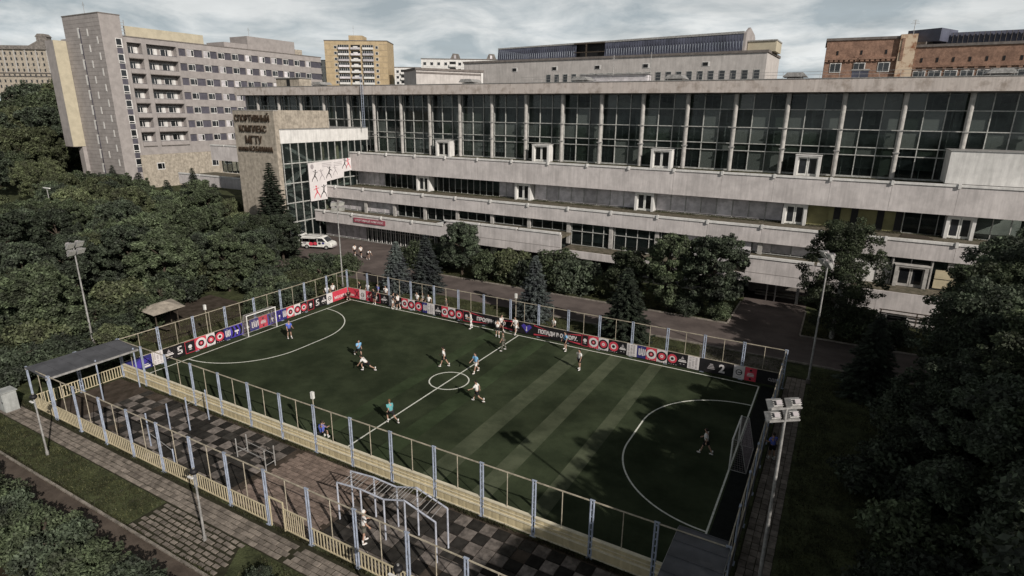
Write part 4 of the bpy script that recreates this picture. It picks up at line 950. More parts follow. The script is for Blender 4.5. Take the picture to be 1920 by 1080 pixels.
# tower windows on +X face and slits on -Y face
TW = MB().box(0, 0, 0, .06, 1.55, 2.2).mesh('window', M['whitepanel']); TG = MB().box(.061, .1, .65, .08, 1.3, 2.05).mesh('pane', M['winglass']); TG2 = MB().box(.061, .1, .12, .08, 1.3, .45).mesh('pane', M['winglass'])
for k in range(9):
    z = 34.6-3.62*k; w = inst('window', TW, H, (HX+.01, 65.7, z)); inst('pane', TG, w, (0, 0, 0), local=True, wp=False); inst('pane', TG2, w, (0, 0, 0), local=True, wp=False)
    hp('spandrel', 'cladblue', (HX+.01, 65.8, z-1.35, HX+.05, 67.1, z-.05))
SW = MB().box(0, -.06, 0, .72, 0, 2.4).mesh('window', M['whitepanel']); SG = MB().box(.74, -.05, 0, 1.2, 0, 3.3).mesh('pane', M['cladblue']); S2 = MB().box(0, -.06, 0, .45, 0, 1.7).mesh('window', M['whitepanel'])
for k in range(10):
    z = 36.8-3.65*k
    if z < 2: break
    w = inst('window', SW, H, (-127.1, HY-.01, z)); inst('pane', SG, w, (0, 0, -1.2), local=True, wp=False)
    inst('window', S2, H, (-122.9, HY-.01, z+.3), wp=False); inst('window', S2, H, (-118.9, HY-.01, z-1.6), wp=False)
# ------------------------------------------------------------------ buildings further away
def far_building(name, label, cat, A, Bp, z0, z1, depth, m, wins, roofm='seam', group=None):
    """A, Bp: ground positions of the front face's left and right end; wins: function adding parts in local coordinates (u right, -y out, z up)"""
    A = Vector((A[0], A[1], 0)); Bv = Vector((Bp[0], Bp[1], 0)); d = Bv-A; L = d.length; ang = math.atan2(d.y, d.x)
    t = thing(name, label, cat, A, ang, group)
    MB().box(0, 0, z0, L, depth, z1).build('wall', M[m], t, local=True); MB().box(-.2, -.2, z1, L+.2, depth, z1+.4).build('roof', M[roofm], t, local=True)
    wins(t, L); return t
def lp(t, name, m, *boxes):
    mb = MB()
    for b in boxes: mb.box(*b)
    return mb.build(name, M[m], t, local=True)
# yellow brick tower
def w_tower(t, L):
    r = random.Random(2); s = L/35.; z1 = 57.5; fl = 3.0
    lp(t, 'roof_room', 'yellowbrick', (L*.38, 2, z1+.4, L*.6, 12, z1+3.2)); bm = {}
    for f in range(8):
        z = z1-4.2-f*3.1
        for u0, u1, b in ((.22, .39, 'glazed'), (.42, .57, 'open'), (.61, .78, 'glazed')):
            x0, x1 = u0*L, u1*L
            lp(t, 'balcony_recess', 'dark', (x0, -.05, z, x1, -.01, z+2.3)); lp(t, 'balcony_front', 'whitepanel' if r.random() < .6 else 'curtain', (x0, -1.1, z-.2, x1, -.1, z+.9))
            if b == 'glazed':
                lp(t, 'glazing', 'winglass', (x0, -1.0, z+.9, x1, -.9, z+2.2)); lp(t, 'glazing_bars', 'whitepanel', *[(x0+(x1-x0)*k/5-.06, -1.08, z+.9, x0+(x1-x0)*k/5+.06, -1.01, z+2.2) for k in range(6)])
            else: lp(t, 'balcony_cabinet', 'whitepanel', (x0+(x1-x0)*.3, -1.05, z+.9, x0+(x1-x0)*.75, -.3, z+1.5))
        for u in (.15, .81): 
            w = lp(t, 'window', 'whitepanel', (u*L, -.08, z+.2, u*L+1.7, -.01, z+1.8)); mb = MB().box(u*L+.2, -.12, z+.35, u*L+1.5, -.085, z+1.65).build('pane', M['winglass'], w, local=True)
    for k in range(9): lp(t, 'joint', 'seam', (0, -.03, z1-1.6-k*3.1, L*.14, -.005, z1-1.5-k*3.1), (L*.87, -.03, z1-1.6-k*3.1, L, -.005, z1-1.5-k*3.1))
far_building('apartment_tower', 'yellow brick apartment tower with three columns of balconies behind the roof', 'building', (-222, 236), (-191, 253), 0, 57.6, 18, 'yellowbrick', w_tower)
def w_panel(nf, z1, cols, balc):
    def f(t, L):
        r = random.Random(int(L*10))
        for k in range(nf):
            z = z1-2.9-k*3.0; lp(t, 'joint', 'seam', (0, -.02, z-.75, L, -.004, z-.68))
            for c in range(cols):
                u = (c+.5)/cols*L
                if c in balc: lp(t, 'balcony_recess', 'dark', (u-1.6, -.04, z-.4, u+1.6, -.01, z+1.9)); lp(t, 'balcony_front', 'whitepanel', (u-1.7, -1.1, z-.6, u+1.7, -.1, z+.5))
                else:
                    w = lp(t, 'window', 'whitepanel', (u-.85, -.06, z, u+.85, -.01, z+1.6)); MB().box(u-.7, -.09, z+.12, u+.7, -.065, z+1.48).build('pane', M['winglass'], w, local=True)
    return f
far_building('apartment_block', 'small white panel block left of the longer white apartment block', 'building', (-185.5, 252), (-171, 261), 0, 43.6, 12, 'whitepanel', w_panel(5, 43.6, 5, (1,)), group='white panel blocks behind the roof')
far_building('apartment_block', 'longer white panel block with two dark rooftop hatches', 'building', (-152, 233), (-112, 256), 0, 45.6, 12, 'whitepanel', w_panel(6, 45.6, 13, (4, 8)), group='white panel blocks behind the roof')
for x, y in ((-138, 243), (-122, 252)):
    t = thing('roof_hatch', 'dark rounded hatch on the %s end of the longer white block roof' % ('left' if x < -130 else 'right'), 'hatch', (x, y, 46), PI/6, 'rounded hatches on the white block'); MB().prism([(-2.5, 0), (2.5, 0), (1.6, 2.4), (-1.2, 2.6)], 0, 5, 'y').build('shell', M['concdark'], t, local=True); MB().box(-.6, -.1, .2, .5, -.02, 1.8).build('door', M['curtain'], t, local=True)
far_building('apartment_block', 'sliver of a white balcony block between the mauve block and the yellow tower', 'building', (-246, 236), (-224, 248), 0, 48, 12, 'whitepanel', w_panel(5, 48, 6, (1, 4)))
# old ornate building at far left
def w_old(t, L):
    zt = 60
    lp(t, 'cornice', 'concdark', (-1, -1.2, zt-2.2, L+1, 0, zt)); lp(t, 'string_course', 'seam', (-1, -.6, zt-17.5, L+1, 0, zt-17), (-1, -.6, zt-19.6, L+1, 0, zt-19.2))
    for c in range(16):
        x = 2+c*3.6
        for k in range(7):
            z = zt-5.6-k*3.6
            if abs(z-(zt-18)) < 1.5: continue
            lp(t, 'window', 'winglass', (x, -.1, z, x+1.1, -.01, z+1.9))
    for c in range(8): lp(t, 'pilaster', 'colm', (1+c*7.4, -.5, zt-17, 1.7+c*7.4, -.02, zt-2.2))
    MB().prism([(L*.38, zt), (L*.62, zt), (L*.5, zt+4)], -.6, 4, 'y').build('pediment', M['concdark'], t, local=True)
    mb = MB().box(L*.42, 5, zt, L*.52, 10, zt+6.5); mb.prism([(L*.41, zt+6.5), (L*.53, zt+6.5), (L*.50, zt+8.5), (L*.44, zt+8.5)], 4.8, 10.2, 'y'); mb.build('turret', M['concdark'], t, local=True)
far_building('old_building', 'ornate pale stone building with a turret at the far left horizon', 'building', (-478, 179), (-418, 214), 0, 60, 14, 'stone', w_old, 'concdark')
# gym block with barrel roof behind the hall
A = G(846, 152, 25.0); 
GA = G(870, 123, 30.2); GB = G(1440, 93, 31.0+.0)
def w_gym(t, L):
    z1 = 30.6
    for k in range(22):
        u = L*.33+k*L*.0305; f = lp(t, 'window', 'mull', (u, -.06, 26.3, u+1.05, -.01, 27.9)); MB().box(u+.1, -.09, 26.4, u+.95, -.065, 27.8).build('pane', M['winglass'], f, local=True)
    for u in (.20, .35, .50, .655, .83): f = lp(t, 'vent_window', 'whitepanel', (L*u, -.06, 28.6, L*u+1.3, -.01, 29.4)); MB().box(L*u+.1, -.1, 28.7, L*u+1.0, -.065, 29.3).build('pane', M['dark'], f, local=True)
    # barrel roof with standing seams
    x0, x1 = L*.13, L*.93
    pts = [(1.0, 0), (1.2, 2.6), (2.2, 3.5), (6, 4.3), (12, 4.6)]
    rb = MB(); rb2 = MB(); n = 100
    for i in range(n):
        xa, xb = x0+(x1-x0)*i/n, x0+(x1-x0)*(i+1)/n-.04; dz = 1.0*i/n
        if n*.36 < i < n*.49: continue
        cur = rb if i < n*.4 else rb2
        cur.quad((xa, 1, z1+.4), (xb, 1, z1+.4), (xb, 1.3, z1+2.7+dz*.6), (xa, 1.3, z1+2.7+dz*.6))
        cur.box(xb, .96, z1+.4, xb+.04, 1.0, z1+2.6)
    for q in (rb, rb2): q.build('roof_sheeting', M['bluemetal'], t, local=True)['kind'] = 'stuff'
    lp(t, 'roof_opening', 'dark', (x0+(x1-x0)*.36, 2.0, z1+.4, x0+(x1-x0)*.49, 2.2, z1+3.1)); lp(t, 'opening_frame', 'bark', (x0+(x1-x0)*.36, 1.0, z1+1.3, x0+(x1-x0)*.49, 1.15, z1+1.45), (x0+(x1-x0)*.41, 1.0, z1+.4, x0+(x1-x0)*.415, 1.15, z1+2.9), (x0+(x1-x0)*.36, 1.0, z1+2.9, x0+(x1-x0)*.49, 1.2, z1+3.1))
    MB().prism([(x0, z1+2.7), (x1, z1+3.3), (x1, z1+3.7), (x0, z1+2.95)], 1.2, 12, 'y').build('roof_top', M['galv'], t, local=True)
    MB().prism([(1, z1+.4), (12, z1+.4), (9, z1+3.8), (4.5, z1+4.6), (1.3, z1+3.4)], x1, x1+.4, 'x').build('gable', M['clad'], t, local=True)
    lp(t, 'roof_room', 'cladcream', (x1+.5, 3, z1+.4, x1+5.2, 9, z1+2.1)); lp(t, 'roof_room_cap', 'galv', (x1+.4, 2.8, z1+2.1, x1+5.3, 9, z1+2.3))
gy = far_building('gymnasium', 'pale block behind the hall with a blue grey barrel roof', 'building', GA[:2], GB[:2], 15, 30.6, 14, 'palestucco', w_gym)
t = far_building('annex', 'low grey annex left of the barrel roofed block', 'building', G(780, 133, 27.6)[:2], G(905, 128, 28.6)[:2], 15, 27.8, 8, 'palestucco', lambda t, L: (lp(t, 'roof_edge', 'seam', (0, -.1, 27.2, L, -.01, 27.5)), lp(t, 'corner_trim', 'whitepanel', (L-.4, -.12, 20, L, -.01, 27.7))))
rb = thing('roof_box', 'long low grey ventilation box on the roof before the barrel roofed block', 'vent', (15, 70, 23.8)); MB().box(6, 68, 23.8, 16.6, 70, 26.0).build('duct', M['curtain'], rb); MB().box(5.7, 67.7, 26.0, 16.8, 70.2, 26.15).build('lid', M['galv'], rb); MB().bar((17, 68, 23.8), (17, 68, 29), .05, 6).build('pipe', M['galv'], rb)
# brick building at the right
def w_brick(n, z1, attic):
    def f(t, L):
        lp(t, 'cornice', 'brick', (0, -.35, z1-3.2, L, -.02, z1-2.9), *[(L*k/14, -.30, z1-3.5, L*k/14+.5, -.02, z1-3.2) for k in range(14)])
        for k in range(n):
            u = L*(k+.5)/n
            w = lp(t, 'window', 'whitepanel', (u-.9, -.08, z1-5.3, u+.9, -.01, z1-3.7)); MB().box(u-.78, -.11, z1-5.18, u-.1, -.085, z1-3.82).build('pane', M['winglass'], w, local=True); MB().box(u+.0, -.11, z1-5.18, u+.75, -.085, z1-3.82).build('pane', M['winglass'], w, local=True)
            lp(t, 'attic_slit', 'dark', (u-.15, -.06, z1-2.4, u+.15, -.01, z1-1.7))
            lp(t, 'window', 'winglass', (u-.9, -.06, z1-8.0, u+.9, -.01, z1-6.6))
        if attic:
            mb = MB(); nn = int(L/.7)
            mb.prism([(2.5, z1), (3.2, z1+2.4), (9, z1+2.6), (9, z1)], 0, L, 'x'); mb.build('metal_roof', M['bluemetal'], t, local=True)
            o = lp(t, 'roof_seam', 'seam', *[(k*.7, 2.4, z1+.1, k*.7+.05, 2.9, z1+2.3) for k in range(nn)])
            o['kind'] = 'stuff'
    return f
b1 = far_building('brick_building', 'left brown brick building with three windows and a rusty corner pier', 'building', G(1552, 77, 33)[:2], G(1690, 72, 33)[:2], 12, 33, 12, 'brick', w_brick(3, 33, False))
A_ = G(1552, 77, 33); C_ = G(1690, 72, 33)
pier = thing('corner_pier', 'pale rusty plaster pier between the two brick buildings', 'pier', (C_[0], C_[1], 12), math.atan2(C_[1]-A_[1], C_[0]-A_[0])); MB().box(-.1, -.5, 0, 2.3, 4, 21.6).build('wall', mat('rusty_plaster', (.50, .40, .30), second=(.24, .10, .05), scale=.9, rough=.9, lo=.3, hi=.5), pier, local=True); MB().box(.2, -.62, 17.5, .6, -.51, 21).build('stain', M['brick'], pier, local=True)
lk = far_building('link_block', 'narrow white rendered link between the brick buildings', 'building', G(1692, 92, 31.2)[:2]+np.array([1.5, 3.]), G(1722, 90, 31.2)[:2]+np.array([1., 3.]), 12, 32.0, 6, 'whitepanel', lambda t, L: (lp(t, 'window', 'winglass', (.8, -.08, 26.6, L-.6, -.01, 28.2)), lp(t, 'metal_roof', 'bluemetal', (-1.2, .2, 32.4, L+2, 6, 34.4))))
b2 = far_building('brick_building', 'long brown brick building with paired windows under a blue grey metal roof', 'building', G(1718, 89, 31.5)[:2], G(2010, 78, 31.5)[:2], 12, 31.5, 12, 'brick', w_brick(9, 31.5, True))
sd_ = thing('stair_head', 'dark metal box on the roof at the left foot of the brick building', 'vent', (38, 72, 23.8)); P0 = G(1552, 140, 24.4); MB().box(43, 76, 23.8, 45, 78, 26.4).build('box', M['bluemetal'], sd_); MB().box(42.9, 75.9, 26.4, 45.1, 78.1, 26.55).build('lid', M['galv'], sd_)

for i, (x, y, z, h, l) in enumerate([(-125, 64, 42.2, 3.0, 'thin aerial on the slit windowed tower of the mauve block'), (-124, 110, 41.6, 3.0, 'thin aerial on the far roof box of the mauve block'), (-209, 246, 60.8, 5.0, 'aerial on the roof room of the yellow brick tower'), (12, 66, 26.0, 2.6, 'thin aerial on the hall roof by the long grey duct'), (50.5, 99, 33.3, 2.0, 'bent aerial on the rusty pier between the brick buildings')]):
    a = thing('aerial', l, 'aerial', (x, y, z), 0, 'roof aerials'); MB().bar((x, y, z-.3), (x, y, z+h), .05, 5).build('mast', M['galv'], a)
    for k in range(3): MB().bar((x-.6+.12*k, y, z+h*.7+.25*k), (x+.6-.12*k, y, z+h*.7+.25*k), .03, 4).build('crosspiece', M['galv'], a)
# ------------------------------------------------------------------ vegetation
def quads_mesh(name, C, D1, D2, m):
    """C centres, D1/D2 half axes; rhombic leaf of four corners, slightly folded"""
    n = len(C); V = np.empty((n*4, 3)); V[0::4] = C-D1; V[1::4] = C+D2*.55; V[2::4] = C+D1; V[3::4] = C-D2*.55
    me = bpy.data.meshes.new(name); me.vertices.add(n*4); me.vertices.foreach_set('co', V.ravel())
    me.loops.add(n*4); me.loops.foreach_set('vertex_index', np.arange(n*4, dtype=np.int32)); me.polygons.add(n)
    me.polygons.foreach_set('loop_start', np.arange(0, n*4, 4, dtype=np.int32)); me.update(calc_edges=True); me.materials.append(m); return me
def unit(n, r=rng):
    v = r.normal(size=(n, 3)); return v/np.linalg.norm(v, axis=1, keepdims=True)
def leaves(centers, radii, per, leaf, m, name='crown', flat=.5, hang=0., shell=.12):
    Cs, A1, A2 = [], [], []
    for c, r in zip(centers, radii):
        r = tuple(q*rng.uniform(.75, 1.35) for q in r); n = max(6, int(per*r[0]*r[1]*.9)); d = unit(n); rad = rng.random((n, 1))**.35; rad = shell+(1-shell)*rad
        p = c+d*rad*np.array(r); p[:, 2] -= hang*rng.random(n)*r[2]
        u = unit(n); nrm = d*.45+u*.8+np.array([0, 0, flat]); nrm /= np.linalg.norm(nrm, axis=1, keepdims=True)
        t = np.cross(nrm, unit(n)); t /= np.linalg.norm(t, axis=1, keepdims=True)+1e-9; s = np.cross(nrm, t)
        if hang: t[:, 2] -= hang*1.2; t /= np.linalg.norm(t, axis=1, keepdims=True)
        sz = leaf*(.6+.8*rng.random((n, 1))); Cs.append(p); A1.append(t*sz); A2.append(s*sz)
    return quads_mesh(name, np.concatenate(Cs), np.concatenate(A1), np.concatenate(A2), m)
def limbs(mb, base, top, r, centers, k=8):
    mb.bar(base, top, r, 9, r*.45)
    b = Vector(base); t = Vector(top)
    idx = list(range(len(centers))); random.shuffle(idx)
    for i in idx[:k]:
        c = Vector(centers[i]); f = min(.95, max(.25, (c.z-b.z)/(t.z-b.z)*.75)); s = b+(t-b)*f
        mid = s+(c-s)*.5+Vector((0, 0, .15)); mb.bar(s, mid, r*.38, 6, r*.25); mb.bar(mid, c, r*.25, 5, r*.08)
def deciduous(h, w, m, leaf=.16, per=420, nclump=44, seed=0, low=.18, bark='bark', shape=1., cl=.17):
    """clumps of leaves spread through an uneven crown; returns trunk mesh, crown mesh, for a tree of height h and crown width w"""
    r = np.random.default_rng(seed); cs, rs = [], []
    for i in range(nclump):
        f = r.random()**.8; z = h*(low+(1-low)*(.06+.88*f)); prof = math.sin(PI*min(1, max(0, (.12+.80*f))))**.6*shape
        a = r.random()*2*PI; rr_ = w/2*prof*(.35+.62*r.random()**.6)*(.82+.25*math.sin(a*3+seed))
        s = w*cl*(.6+.7*r.random()); cs.append(np.array([rr_*math.cos(a), rr_*math.sin(a), min(z, h-s*.7)])); rs.append((s, s, s*.72))
    # outlying sprigs break the outline
    for i in range(nclump):
        f = r.random(); a = r.random()*2*PI; z = h*(low+(1-low)*f); prof = math.sin(PI*min(1, .1+.82*f))**.6*shape; rr_ = w/2*prof*(.9+.22*r.random()); s = w*.055*(.6+r.random())
        cs.append(np.array([rr_*math.cos(a), rr_*math.sin(a), z])); rs.append((s, s, s*.8))
    mb = MB(); limbs(mb, (0, 0, 0), (r.uniform(-.3, .3), r.uniform(-.3, .3), h*.78), .03*w+.05, cs[:nclump], 12)
    return mb.mesh('trunk', M[bark]), leaves(cs, rs, per, leaf, M[m])
def spruce(h, w, m, seed=0, leaf=.15, tiers=20, dens=1., low=.03):
    r = np.random.default_rng(seed); Cs, A1, A2 = [], [], []; mb = MB(); mb.bar((0, 0, 0), (0, 0, h*.98), .018*h+.03, 8, .02)
    for t in range(tiers):
        f = (t+.3)/tiers; z = h*(low+(1-low)*f**.93); L = w/2*(1-f)**.85*(.9+.2*r.random())+.12; nb = max(5, int(13*(1-f)+5))
        for b in range(nb):
            a = 2*PI*(b+r.random()*.6)/nb+t; l = L*(.72+.42*r.random()); droop = -.30*l*(1-f*.8)
            n = int((26*l+8)*dens); s = r.random(n)**.75; up = .10*l*s**2
            p = np.stack([math.cos(a)*l*s, math.sin(a)*l*s, z+droop*s+up*1.5], 1)
            wid = .30*l*(1-s)*.9+.07; side = r.uniform(-1, 1, n)*wid
            p[:, 0] += -math.sin(a)*side; p[:, 1] += math.cos(a)*side; p[:, 2] += r.uniform(-.07, .05, n)-.10*np.abs(side)
            dirv = np.stack([math.cos(a)-math.sin(a)*side/wid*.7, math.sin(a)+math.cos(a)*side/wid*.7, np.full(n, -.15)+r.uniform(-.35, .25, n)], 1); dirv /= np.linalg.norm(dirv, axis=1, keepdims=True)
            q = np.cross(dirv, np.stack([r.uniform(-.5, .5, n), r.uniform(-.5, .5, n), np.ones(n)], 1)); q /= np.linalg.norm(q, axis=1, keepdims=True)
            sz = leaf*(.6+.7*r.random((n, 1))); Cs.append(p); A1.append(dirv*sz*1.25); A2.append(q*sz*.8)
            mb.bar((0, 0, z), (math.cos(a)*l*.8, math.sin(a)*l*.8, z+droop*.8), .02, 4, .006)
    return mb.mesh('trunk', M['bark']), quads_mesh('crown', np.concatenate(Cs), np.concatenate(A1), np.concatenate(A2), M[m])
TP = {}
TP['dec1'] = (9, deciduous(9, 7, 'leaf', .15, 560, 62, 1, cl=.135)); TP['dec2'] = (9, deciduous(9, 6.2, 'leafdark', .15, 560, 56, 2, cl=.135)); TP['dec3'] = (9, deciduous(9, 7.5, 'leaf2', .15, 520, 64, 3, cl=.13))
TP['dec4'] = (9, deciduous(9, 5.6, 'leaf', .15, 560, 54, 4, low=.1, cl=.135)); TP['near1'] = (12, deciduous(12, 9, 'leafdark', .125, 520, 80, 5, low=.06, cl=.12)); TP['near2'] = (12, deciduous(12, 8, 'leaf', .125, 520, 74, 6, low=.08, cl=.12))
TP['near3'] = (12, deciduous(12, 9.5, 'leafdark', .125, 520, 84, 16, low=.06, cl=.11))
TP['birch'] = (11.4, deciduous(11.4, 6.6, 'leaf', .095, 700, 120, 7, low=.12, bark='birchbark', cl=.105))
TP['sp1'] = (7, spruce(7, 4.6, 'needle', 1, .135, 26, 1.7)); TP['sp2'] = (7, spruce(7, 4.2, 'needle', 2, .135, 25, 1.7)); TP['sp3'] = (12, spruce(12, 5.2, 'needledark', 3, .18, 40, 1.5)); TP['sp4'] = (7, spruce(7, 4.4, 'needledark', 4, .135, 26, 1.8))
TP['bush1'] = (2, deciduous(2, 3.0, 'leaf', .085, 900, 26, 8, low=.0, shape=1.1, cl=.2)); TP['bush2'] = (2, deciduous(2, 2.6, 'leaf2', .085, 900, 24, 9, low=.0, shape=1.1, cl=.2)); TP['bush3'] = (2, deciduous(2, 3.2, 'leafdark', .085, 900, 28, 10, low=.0, shape=1.1, cl=.2))
def plant(kind, x, y, h, label, name='tree', cat='tree', group=None, wid=None, z=0, rz=None):
    H0, (tm, cm_) = TP[kind]; s = h/H0; sw = s*(wid or 1)
    t = thing(name, label, cat, (x, y, z), random.random()*2*PI if rz is None else rz, group); t.scale = (sw, sw, s)
    inst('trunk' if name != 'shrub' else 'stem', tm, t, (0, 0, 0), local=True, wp=False); inst('crown' if name != 'shrub' else 'foliage', cm_, t, (0, 0, 0), local=True, wp=False); return t
# spruces and trees between the road and the building
plant('sp1', .4, 29.0, 6.1, 'left blue spruce of the pair behind the far corner fence', 'spruce_tree', 'spruce', wid=1.05); plant('sp2', 3.3, 30.9, 6.9, 'taller right blue spruce of the pair behind the far corner fence', 'spruce_tree', 'spruce', wid=1.05)
plant('sp1', 18.6, 28.8, 6.8, 'blue spruce behind the two slogan banners by the road', 'spruce_tree', 'spruce', wid=.95); plant('sp4', 28.4, 28.2, 7.0, 'dark green spruce behind the fence right of the slogan banner', 'spruce_tree', 'spruce', wid=1.15)
plant('sp4', 48.2, 26.5, 6.4, 'dark solitary spruce on the lawn right of the pitch corner', 'spruce_tree', 'spruce', wid=1.1); plant('sp3', -25.8, 33.8, 13.4, 'tall dark spruce in front of the stone letter tower', 'spruce_tree', 'spruce', wid=1.1)
plant('dec2', 2.6, 39.3, 6.9, 'round dark tree before the left end of the white band', 'tree', 'tree', wid=1.05); plant('dec4', 29.6, 37.0+2, 8.2, 'bushy tree left of the driveway partly over the pale band', wid=1.0); plant('dec2', 34.0, 39.6, 8.6, 'wide dark tree at the kerb corner of the driveway', wid=1.05); plant('dec4', 25.0, 39.5, 6.0, 'smaller bushy tree behind the dark green spruce', wid=1.2)
plant('birch', 45.5, 38.6, 11.3, 'tall airy birch right of the driveway in front of the terraces', 'birch_tree', 'birch', wid=1.0)
for i, (x, y, h, k, l) in enumerate([(-4.5, 39.8, 3.6, 'bush1', 'tall shrub beside the entrance plaza kerb'), (6.8, 39.6, 3.4, 'bush1', 'shrub right of the round dark tree'), (9.5, 40.2, 3.8, 'bush2', 'yellowish shrub under the pale band'), (12.5, 39.5, 3.2, 'bush3', 'low dark shrub near the road midway along the building'), (15.5, 40.5, 4.4, 'bush1', 'tall shrub behind the lone blue spruce'), (18.5, 40.2, 4.0, 'bush3', 'dark shrub below the big windows'), (21.5, 40.8, 2.6, 'bush2', 'low yellowish shrub below the big windows'),
      (-1.5, 41.5, 3.0, 'bush3', 'dark shrub by the left end of the white band'), (47.5, 39.6, 3.0, 'bush1', 'shrub at the foot of the birch'), (50.5, 40.2, 2.2, 'bush3', 'low shrub right of the birch'), (31.5, 38.7, 2.2, 'bush3', 'low dark shrub at the kerb under the wide tree'), (35.0, 38.9, 1.8, 'bush1', 'small shrub at the driveway corner'), (-12.5, 29.6, 2.8, 'bush3', 'wide green shrub behind the far corner fence'), (-10.5, 31.4, 2.6, 'bush1', 'shrub beside the far corner floodlight mast')]):
    plant(k, x, y, h, l, 'shrub', 'shrub', wid=.95, group='shrubs in front of the sports building')
# grove at the left
rr = random.Random(21); n_ = 0
GT = 'leafy green tree in the dense grove left of the pitch'; GG = 'trees in the grove left of the pitch'
spots = []
def try_spot(x, y, md):
    if all((x-a)**2+(y-b)**2 > md*md for a, b in spots): spots.append((x, y)); return True
    return False
tries = 0
while n_ < 68 and tries < 6000:
    tries += 1; x = rr.uniform(-88, -13); y = rr.uniform(-4, 42)
    px = (Vector((x, y, 0))-Vector(CAM))
    if x > -16 and y < 22: continue
    if -17 < x < -6 and 4 < y < 18: continue
    if x > -29 and y > 26.5: continue
    if y > 34 and x > -44: continue
    if y < .6*(x+16)*-.35-3: continue
    q_ = np.array([x, y, 5.])-CAM; qx = 960+F*(q_@CR)/(q_@_f); qy = 540-F*(q_@CU)/(q_@_f)
    if qx < 75 and qy < 400: continue
    if not try_spot(x, y, 3.9): continue
    n_ += 1; far = -x
    h = rr.uniform(6.2, 8.6) if x > -34 else rr.uniform(6.8, 9.2)
    if y > 27: h *= (.72 if x > -47 else .97)
    plant(rr.choice(['dec1', 'dec2', 'dec3', 'dec4', 'dec1']), x, y, h, GT, group=GG, wid=rr.uniform(.85, 1.1))
for (x, y, h, k) in [(-14.5, 21.5, 5.5, 'dec1'), (-17, 24, 6.5, 'dec2'), (-20.5, 26.5, 7.5, 'dec4'), (-25, 29.0, 6.0, 'dec2'), (-29.5, 31, 6.2, 'dec1'), (-22.5, 32, 6.8, 'dec2'), (-34, 34, 5.5, 'dec3')]:
    plant(k, x, y, h, GT, group=GG)
for i, (x, y, h) in enumerate([(-9.5, 19.5, 2.6), (-12, 21, 3.0), (-10.5, 23.5, 2.4), (-13, 25.5, 3.0), (-8.5, 16.8, 1.8), (-11.5, 12.0-7.5, 2.4), (-9.5, 2.6, 2.2), (-12.5, 6.5, 3.2), (-14.5, 3.5, 3.2), (-9.6, -1.0, 2.4), (-12.6, -1.5, 3.2), (-15, -3.5, 3.2), (-6.8, -2.2, 1.8), (-9.2, -4.2, 2.6), (-12, -6.5, 2.8), (-6.6, 1.4, 1.6), (-15.8, .5, 3.6), (-6.5, 19.5, 2.4), (-7.5, 22.5, 2.6), (-9.8, 26.5, 2.6), (-6.8, 15.2, 1.6), (-18.5, 14, 3.4), (-18, 18.5, 3.6), (-16.4, 11, 3.0), (-20, 4, 3.6), (-19, -1.5, 3.4), (-17, 8, 3.8), (-15.5, -9.5, 2.6), (-18.5, -6.5, 3.4)]):
    plant(['bush1', 'bush3', 'bush2', 'bush1'][i % 4], x, y, h, 'leafy shrub along the edge of the grove outside the playground and goal fence', 'shrub', 'shrub', wid=1.0, group='shrubs at the edge of the grove')
# conifers before the mauve block
for (x, y, h, l) in [(-82, 42, 9.6, 'dark conifer before the left corner of the mauve block tower'), (-76, 43.5, 8.4, 'dark conifer second from the left before the mauve block'), (-58.6, 43.5, 10.2, 'biggest conifer before the base of the mauve block'), (-66.5, 43.2, 7.6, 'small conifer in the middle of the row before the mauve block'), (-62.5, 44, 7.2, 'slim conifer left of the biggest conifer'), (-54.5, 44.6, 7.6, 'conifer at the right end of the row near the left terraces')]:
    plant('sp3' if h > 9 else 'sp4', x, y, h, l, 'conifer_tree', 'conifer', wid=1.1)
# woods far left on the slope
rr = random.Random(5); n_ = 0
for i in range(58):
    x = rr.uniform(-250, -150); y = rr.uniform(45, 190)
    dx, dy = x-CAM[0], y-CAM[1]; az = math.atan2(dx, dy)
    if not (-1.28 < az < -1.03): 
        continue
    d = math.hypot(dx, dy); hz = 15*max(0, 1-((x+290)/130)**2)*max(0, 1-((y-202)/182)**2)
    plant(rr.choice(['dec1', 'dec2', 'dec2', 'dec3']), x, y, rr.uniform(15, 21), 'tall dark tree in the far wood left of the mauve block', group='trees of the far wood', wid=.95, z=max(0, hz-.8))
for (x, y, h) in [(-125, 49.5, 8), (-140, 50, 15), (-112, 40, 9), (-125, 38, 12), (-178, 78, 26), (-165, 60, 20), (-150, 48, 17), (-192, 90, 28), (-178, 68, 22), (-206, 96, 30), (-205, 84, 25), (-220, 92, 29), (-160, 66, 20), (-148, 58, 15), (-136, 47, 10)]:
    plant(random.choice(['dec1', 'dec2', 'dec3']), x, y, h, 'tall dark tree in the far wood left of the mauve block', group='trees of the far wood', wid=.9)
# big trees at the right
RB = [(54.6, -5.2, 13.2, 'near1'), (55.6, .3, 13.4, 'near3'), (56, 6.6, 13.0, 'near2'), (53.5, -11, 12.8, 'near2'), (52, 14.5, 8.5, 'near1'), (56.5, 17, 11.5, 'near2'), (54.5, 22.5, 10.5, 'near3'), (61, 24, 13, 'near1'), (53, 8.5, 9.5, 'near3'), (57.5, 11, 11.5, 'near1'), (64, 17, 13, 'near2'), (58, 4.8, 12.0, 'near2'), (55, 2.5, 10.0, 'near1'), (58, -2.5, 12.0, 'near3'), (63, -1, 12.5, 'near1'), (65.5, 7, 13, 'near3'), (68, 26, 13, 'near2'), (58.5, 31, 13, 'near1'), (54.8, 28.5, 11.0, 'near2'), (66.5, 34, 13, 'near2'), (52.5, -3.5, 10, 'near2'), (50.6, -9.5, 10, 'near1'), (58.5, -9.5, 12, 'near3'), (63, -8, 12.5, 'near2'), (57.6, 36.5, 11.5, 'near3'), (54.5, 13.5, 10.5, 'near2')]
for x, y, h, k in RB: plant(k, x, y, h, 'big leafy tree in the dark stand right of the paved path', group='big trees right of the pitch')
